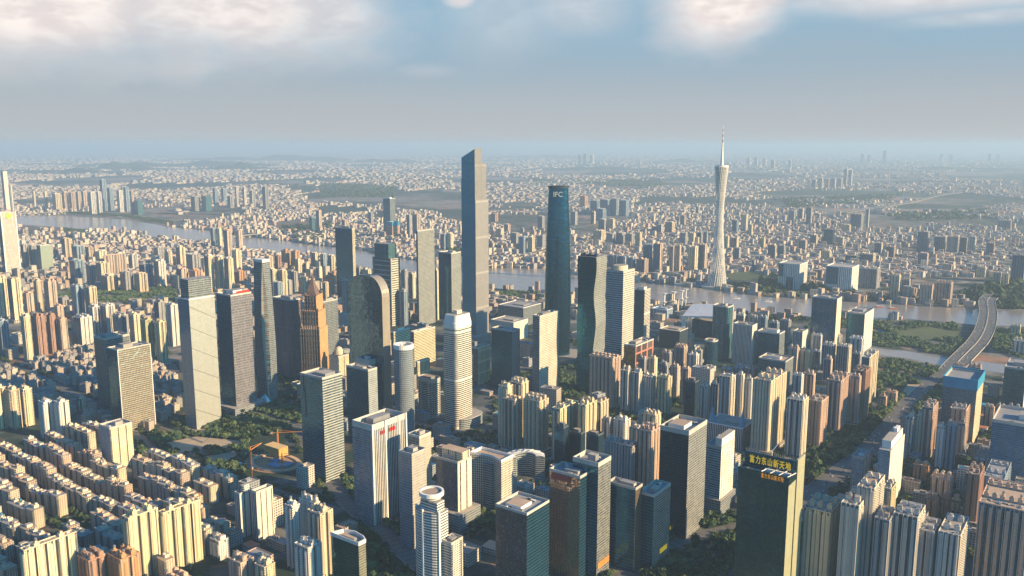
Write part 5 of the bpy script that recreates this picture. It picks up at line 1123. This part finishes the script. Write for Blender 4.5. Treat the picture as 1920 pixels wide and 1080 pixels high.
# ------------------------------------------------------------------ far city: too many roofs to count
def city(name, n, y0, y1, seed, cols, smin, smax, hmin, hmax, cut, power=1.0):
    rg = np.random.default_rng(seed); V = []; F_ = []; M = []; cnt = 0; b = 0
    veg = [(565, 352, 40, 10), (655, 357, 75, 16), (820, 362, 70, 9), (1120, 322, 160, 10), (1240, 345, 90, 6), (1560, 366, 190, 12), (1760, 390, 110, 12), (1420, 330, 90, 10), (300, 350, 90, 8), (120, 345, 130, 8), (1300, 375, 110, 6), (1850, 330, 110, 12), (640, 395, 70, 10),
           (1400, 520, 60, 12), (1880, 562, 60, 22), (980, 385, 40, 8), (560, 425, 60, 12), (200, 418, 180, 10), (1700, 470, 25, 10), (1640, 545, 60, 12), (400, 395, 80, 12), (860, 480, 60, 14), (120, 450, 50, 6), (230, 555, 110, 14)]
    ph = rg.uniform(0, 6.28, 8)
    while cnt < n:
        px = rg.uniform(-60, 1980); py = y0 + (y1 - y0) * rg.random() ** power
        x, y = at(px, py)
        if any(((px - a) / c) ** 2 + ((py - b_) / d) ** 2 < 1 + .5 * sin(px * .13 + py) for a, b_, c, d in veg): continue
        fl = sin(x * .0021 + ph[0] + 1.5 * sin(y * .0008)) + sin(y * .0012 + ph[1] + sin(x * .0011)) + .7 * sin(x * .006 + ph[2]) * sin(y * .003 + ph[3])
        if fl < cut * (1.0 if y > 4500 else .2): continue
        if any(inpoly(x, y, P) for P in WATER): continue
        if y < 4300:
            if any(abs(g_[0] - x) < 45 and abs(g_[1] - y) < 45 for g_ in FOOT) or any(inpoly(x, y, P) for P in PARKS) or near_road(x, y, 5): continue
            if y < 3000 and inpoly(x, y, VILL): continue
        k = max(1, y / 9000); w_ = rg.uniform(smin, smax) * k; d_ = rg.uniform(smin, smax) * k * .8; h_ = rg.uniform(hmin, hmax) * (1 if rg.random() < .93 else 1.9) * min(k, 1.4); a = ROT + rg.choice((0, 0, .3, -.25))
        P = rect(w_, d_, x, y, a); V += [(p[0], p[1], 0) for p in P] + [(p[0], p[1], h_) for p in P]
        mi = int(rg.integers(0, cols)); ri = cols + int(rg.integers(0, 3)) if rg.random() < .95 else cols + 3
        F_ += [(b, b + 1, b + 5, b + 4), (b + 1, b + 2, b + 6, b + 5), (b + 2, b + 3, b + 7, b + 6), (b + 3, b, b + 4, b + 7), (b + 4, b + 5, b + 6, b + 7)]; M += [mi] * 4 + [ri]; b += 8; cnt += 1
    me = bpy.data.meshes.new(name); me.from_pydata(V, [], F_)
    ws = [(.46, .39, .31), (.50, .46, .41), (.40, .28, .22), (.30, .29, .29), (.54, .46, .34)][:cols]
    for i, c in enumerate(ws): me.materials.append(facade('far_wall_%d' % i, c, (.08, .09, .11), 5, 3.4, (.35, .8), (.35, .85), .4))
    for m in ROOF + [RED]: me.materials.append(m)
    me.polygons.foreach_set('material_index', M)
    uv = me.uv_layers.new(name='UVMap'); co = np.zeros(len(me.loops) * 3); vi = np.zeros(len(me.loops), 'i'); me.loops.foreach_get('vertex_index', vi)
    va = np.array(V); c = va[vi]; uv.data.foreach_set('uv', np.stack([c[:, 0] * .7 + c[:, 1] * .7, c[:, 2]], 1).astype('f').ravel())
    o = bpy.data.objects.new(name, me); COL.objects.link(o); tag(o, 'sea of small pale buildings spreading to the hazy horizon', 'city', None, 'stuff'); return o
city('distant_city', 48000, 289, 402, 3, 5, 18, 56, 7, 20, -.55, .85)
city('distant_suburb', 18000, 385, 520, 4, 5, 13, 28, 8, 26, -1.0)
city('distant_suburb', 3300, 430, 600, 5, 5, 13, 28, 8, 30, -1.2)

# ------------------------------------------------------------------ trees
def tree_mat(name, c0_, c1_):
    m, g = new_mat(name); tc = g.n('ShaderNodeTexCoord'); oi = g.n('ShaderNodeObjectInfo'); ge = g.n('ShaderNodeNewGeometry')
    n1 = noise(g, ge.outputs['Position'], .06, 5, .7); n2 = noise(g, ge.outputs['Position'], .6, 2)
    finish(m, g, tint(g, g.mix(g.m('ADD', g.mr(n1, .35, .65), g.m('MULTIPLY', g.m('SUBTRACT', n2, .5), .8), clamp=True), c0_, c1_), .1, .3), .9, 0, .1); return m
TM = tree_mat('foliage', (.012, .036, .024), (.080, .105, .04)); BARK = plain('bark', (.12, .08, .05), .9)
def tree_mesh(seed, tall=1.0):
    r = random.Random(seed); mb = MB(); mb.bar((0, 0, 0), (.2, 0, 5 * tall), .35, BARK, 5, .2)
    for k in range(3): a = r.uniform(0, 6.28); mb.bar((0, 0, 3.2 * tall), (2.2 * cos(a), 2.2 * sin(a), 6 * tall), .2, BARK, 4, .08)
    for k in range(150):
        while True:
            p = [r.uniform(-1, 1) for _ in range(3)]; l = math.sqrt(sum(c * c for c in p))
            if .35 < l < 1: break
        lob = 1 + .25 * sin(3 * atan2(p[1], p[0]) + seed) + .2 * sin(5 * p[2] + seed)
        c = (p[0] * 4.4 * lob, p[1] * 4.4 * lob, (6.4 + p[2] * 3.0 * lob) * tall); s_ = r.uniform(.7, 1.35)
        u = np.array([r.gauss(0, 1) for _ in range(3)]); u /= np.linalg.norm(u); v = np.cross(u, [r.gauss(0, 1) for _ in range(3)]); v /= np.linalg.norm(v); c = np.array(c)
        mb.face([tuple(c + s_ * (a_ * u + b_ * v)) for a_, b_ in ((-1, -.7), (1, -.8), (.8, .9), (-.7, .8))], TM)
    return mb.mesh('tree')
TMS = [tree_mesh(s_, t) for s_, t in ((1, 1), (2, 1.15), (3, .85), (4, 1.3))]
TG = [(0, 110, 'broad dark green tree in the park below the slim faceted tower', 'trees of the park'), (1, 30, 'dark green tree on the street beside the tower with red lettering', 'street trees'), (2, 14, 'leafy tree in the court below the curved hotel', 'court trees'),
      (3, 90, 'dense tree in the grove between the tall dark tower and the green lettered tower', 'trees of the grove'), (4, 50, 'tree in the green belt beside the wide avenue', 'avenue trees')]
def tree_at(x, y, s_, lab, grp):
    o = bpy.data.objects.new('tree', R.choice(TMS)); COL.objects.link(o); o.location = (x, y, 0); o.rotation_euler = (0, 0, R.uniform(0, 6.3)); o.scale = (s_, s_, s_ * R.uniform(.85, 1.15)); tag(o, lab, 'tree', grp)
TPOS = []
for pi_, n, lab, grp in TG:
    P = PARKS[pi_]; k = 0; b_ = [min(p[0] for p in P), max(p[0] for p in P), min(p[1] for p in P), max(p[1] for p in P)]
    for _ in range(6000):
        if k >= n: break
        x, y = R.uniform(b_[0], b_[1]), R.uniform(b_[2], b_[3])
        if not inpoly(x, y, P) or near_road(x, y, 3) or any(inpoly(x, y, c_) for c_ in CLEAR) or any(overlap((x, y, 5, 5, 0), g_, 1) for g_ in FOOT if abs(g_[0] - x) < 80 and abs(g_[1] - y) < 80) or any(math.hypot(x - a, y - b) < 6.5 for a, b in TPOS[-400:]): continue
        TPOS.append((x, y)); tree_at(x, y, R.uniform(.8, 1.35), lab, grp); k += 1
# everything greener and farther away: one mass of crowns
def canopy(name, polys, n, seed, smin, smax, label, nearfoot=True):
    rg = np.random.default_rng(seed); bm = MB(); tmpl = []
    for t_ in range(6):
        vs = []; fs = []
        for i in range(4):
            for j in range(7):
                th = (i + .5) / 4 * pi * .62; ph = 2 * pi * j / 7; q = rg.uniform(.62, 1.25); vs.append((q * sin(th) * cos(ph), q * sin(th) * sin(ph), q * cos(th) * .8))
        vs.append((0, 0, 1.0)); vs = np.array(vs)
        for i in range(3):
            for j in range(7): a = i * 7 + j; b2 = i * 7 + (j + 1) % 7; fs += [(a, a + 7, b2 + 7), (a, b2 + 7, b2)]
        for j in range(7): fs.append((28, j, (j + 1) % 7))
        tmpl.append((vs, np.array(fs)))
    VV = []; FF = []; off = 0
    ar = []
    for P in polys:
        A_ = abs(sum(P[i][0] * P[(i + 1) % len(P)][1] - P[(i + 1) % len(P)][0] * P[i][1] for i in range(len(P)))) / 2; ar.append(A_)
    tot_ = sum(ar)
    for P, A_ in zip(polys, ar):
        b_ = [min(p[0] for p in P), max(p[0] for p in P), min(p[1] for p in P), max(p[1] for p in P)]; k = 0; want = int(n * A_ / tot_) + 5; tr = 0
        while k < want and tr < want * 12:
            tr += 1; x, y = rg.uniform(b_[0], b_[1]), rg.uniform(b_[2], b_[3])
            if not inpoly(x, y, P) or sin(x * .031) * sin(y * .027 + x * .01) > .55: continue
            if nearfoot and (near_road(x, y, 2) or any(abs(g_[0] - x) < 60 and abs(g_[1] - y) < 60 and overlap((x, y, 4, 4, 0), g_, 1) for g_ in FOOT)): continue
            if any(inpoly(x, y, W_) for W_ in WATER + CLEAR): continue
            s_ = rg.uniform(smin, smax); vs, fs = tmpl[rg.integers(0, 6)]; a = rg.uniform(0, 6.28); c, s2 = cos(a), sin(a)
            v = vs.copy() * s_; v = np.stack([v[:, 0] * c - v[:, 1] * s2 + x, v[:, 0] * s2 + v[:, 1] * c + y, v[:, 2] + s_ * .7], 1); VV.append(v); FF.append(fs + off); off += len(v); k += 1
    V = np.concatenate(VV); F_ = np.concatenate(FF); me = bpy.data.meshes.new(name); me.from_pydata(V.tolist(), [], F_.tolist()); me.materials.append(TM)
    o = bpy.data.objects.new(name, me); COL.objects.link(o); tag(o, label, 'trees', None, 'stuff')
canopy('woodland', PARKS, 7000, 21, 3.5, 7, 'mixed dark green tree cover of the parks and river islands')
strips = []
for Q, w_ in STREET:
    for i in range(len(Q) - 1):
        (ax, ay), (bx, by) = Q[i], Q[i + 1]; l = math.hypot(bx - ax, by - ay); ux, uy = (bx - ax) / l, (by - ay) / l
        for s_ in (-1, 1):
            o1, o2 = s_ * (w_ / 2 + 3), s_ * (w_ / 2 + (26 if w_ > 30 else 13)); strips.append([(ax + uy * o1, ay - ux * o1), (bx + uy * o1, by - ux * o1), (bx + uy * o2, by - ux * o2), (ax + uy * o2, ay - ux * o2)])
canopy('street_greenery', strips, 2600, 31, 3.2, 5.8, 'lines of dark trees along the streets')
bank = [px_poly(P) for P in ([(395, 430), (480, 441), (600, 457), (600, 462), (480, 446), (395, 434)], [(120, 428), (225, 437), (337, 456), (337, 462), (200, 446), (120, 434)], [(1380, 546), (1640, 566), (1830, 576), (1920, 580), (1920, 570), (1640, 552), (1400, 536)],
                             [(120, 401), (237, 408), (325, 423), (325, 416), (237, 402), (120, 397)], [(1240, 530), (1090, 512), (1090, 504), (1240, 520)], [(920, 498), (1020, 500), (1020, 490), (920, 486)], [(1380, 590), (1640, 600), (1640, 608), (1480, 602), (1380, 596)],
                             [(60, 640), (330, 640), (560, 740), (560, 700), (330, 610), (60, 620)], [(-40, 1090), (60, 900), (130, 880), (250, 1010), (420, 1100)], [(760, 820), (960, 800), (1240, 780), (1240, 860), (900, 990), (760, 960)], [(1640, 800), (1900, 800), (2000, 1100), (1640, 1000)], [(900, 700), (1110, 700), (1400, 780), (1640, 760), (1640, 820), (1400, 880), (1100, 900)])]
canopy('greenery', bank, 9000, 22, 3, 6, 'scattered dark trees filling gaps between buildings and along the banks')
canopy('distant_woods', [px_poly(P) for P in ([(1370, 545), (1440, 520), (1600, 545), (1600, 560)], [(1800, 575), (1830, 535), (1960, 530), (1960, 585)], [(560, 440), (640, 445), (640, 460), (540, 450)], [(520, 430), (620, 420), (640, 435), (520, 440)], [(840, 500), (840, 470), (920, 470), (920, 498)], [(1460, 375), (1700, 365), (1650, 380), (1480, 392)], [(1650, 405), (1850, 395), (1880, 412), (1700, 416)], [(600, 345), (740, 350), (740, 372), (600, 370)], [(1000, 335), (1240, 340), (1240, 352), (1000, 346)])], 4200, 23, 9, 20, 'blue green woods far across the plain', False)

# ------------------------------------------------------------------ cars and boats
CM = [plain('car_white', (.75, .75, .74), .35), plain('car_silver', (.45, .46, .48), .35, .4), plain('car_dark', (.04, .05, .07), .3), plain('car_red', (.45, .04, .03), .35)]
def car_mesh(m):
    mb = MB(); prof = [(-2.3, .35), (2.3, .35), (2.35, .8), (1.3, .95), (-2.2, 1.0)]
    def ext(P, w_, mm):
        for s_ in (-1, 1): mb.face([(x, s_ * w_, z_) for x, z_ in (P if s_ < 0 else P[::-1])], mm)
        for i in range(len(P)):
            j = (i + 1) % len(P); mb.face([(P[i][0], -w_, P[i][1]), (P[i][0], w_, P[i][1]), (P[j][0], w_, P[j][1]), (P[j][0], -w_, P[j][1])][::-1], mm)
    ext(prof, .92, m); ext([(-1.9, .99), (1.15, .95), (.5, 1.48), (-1.5, 1.5)], .82, DARK)
    for x in (-1.45, 1.45):
        for y in (-.85, .85): mb.bar((x, y - .12, .33), (x, y + .12, .33), .34, DARK, 8)
    mb.box(-.5, 0, 1.7, 1.5, 1.47, 1.53, m); return mb.mesh('car')
CME = [car_mesh(m) for m in CM]; cn = 0
def cars(Q, w_, zf, n, lab, grp, seed):
    r = random.Random(seed); seg = [(Q[i], Q[i + 1], math.dist(Q[i], Q[i + 1]), i) for i in range(len(Q) - 1)]; tot_ = sum(s_[2] for s_ in seg); used = []
    for k in range(n):
        t = r.uniform(.02, .98) * tot_; lane = r.randrange(int((w_ - 3) / 3.75)); key = (lane, int(t / 9))
        if key in used: continue
        used.append(key); t = key[1] * 9 + 4.5 + r.uniform(-1, 1)
        for a, b, l, i in seg:
            if t <= l: break
            t -= l
        t = min(t, l); dx, dy = (b[0] - a[0]) / l, (b[1] - a[1]) / l; o_ = -w_ / 2 + 2 + 1.87 + lane * 3.75
        o = bpy.data.objects.new('car', CME[r.choice((0, 0, 0, 0, 1, 1, 2, 3))]); COL.objects.link(o)
        z_ = zf(i, t / l); o.location = (a[0] + dx * t + dy * o_, a[1] + dy * t - dx * o_, z_); o.rotation_euler = (0, 0, atan2(dy, dx) + (pi if o_ < 0 else 0)); tag(o, lab, 'car', grp)
cars(AVE, 34, lambda i, t: .37, 120, 'small car in the dense traffic of the wide tree-lined avenue', 'cars on the avenue', 1)
for k, (Q, zz, dw) in enumerate(BR): cars(Q, dw, lambda i, t, zz=zz: zz[i] + (zz[i + 1] - zz[i]) * t + .02, 78, 'small car crossing the wide motorway bridge over the river', 'cars on the bridge', 2 + k)
for k, (px, py, lab, hull) in enumerate(((1648, 576, 'red-hulled boat moored at the far bank under the ribbed cubes', REDP), (1673, 579, 'second smaller red boat moored at the far bank', REDP), (1380, 560, 'white river ferry tied up before the lattice tower', WHITE), (1440, 566, 'long white ferry moored on the far bank right of the lattice tower', WHITE))):
    x, y = at(px, py); root = empty('river_boat', x, y, ROT + .5, .3); tag(root, lab, 'boat')
    mb = MB(); Ph = [(-14, -3), (9, -3), (15, 0), (9, 3), (-14, 3)]; mb.loft([(0, scl(Ph, .9)), (2.6, Ph)], hull, CONC); mb.build('hull', root)
    mb = MB(); mb.box(-3, 0, 17, 4.4, 2.62, 6, A['w'], WHITE); mb.build('cabin', root)
resolve()
# ------------------------------------------------------------------ haze
hm = bpy.data.materials.new('haze_air'); hm.use_nodes = True; hm.node_tree.nodes.clear(); g = NT(hm.node_tree)
pv = g.n('ShaderNodeVolumePrincipled'); pv.inputs['Density'].default_value = 5.9e-5; pv.inputs['Color'].default_value = (.49, .67, .86, 1); pv.inputs['Anisotropy'].default_value = 0.1
pv.inputs['Density Attribute'].default_value = ''; pv.inputs['Temperature Attribute'].default_value = ''; pv.inputs['Color Attribute'].default_value = ''
o_ = g.n('ShaderNodeOutputMaterial'); g.l(pv.outputs[0], o_.inputs['Volume'])
mb = MB(); mb.prism([(-61000, -61000), (61000, -61000), (61000, 119000), (-61000, 119000)], -1, 625, hm, hm, bottom=True); hz = mb.build('haze'); tag(hz, 'thin bluish haze over the city', 'haze', None, 'stuff')
cy_ = scene.cycles; cy_.volume_bounces = 1; cy_.max_bounces = 6; cy_.diffuse_bounces = 2; cy_.glossy_bounces = 3; cy_.transparent_max_bounces = 4; cy_.use_denoising = True
import sys
if 'CHECK' in __import__('os').environ:
    n = 0
    for i in range(len(FOOT)):
        for j in range(i):
            if overlap(FOOT[i], FOOT[j], -1.5):
                n += 1; p = proj(*FOOT[i][:2], 0); q = proj(*FOOT[j][:2], 0); print('OVER', i, j, [round(v) for v in p], [round(v) for v in FOOT[i][2:4]], [round(v) for v in q], [round(v) for v in FOOT[j][2:4]])
    print('N', n, 'slabs', ns, 'village', nv, 'low', nl, 'objects', len(bpy.data.objects), HB_)
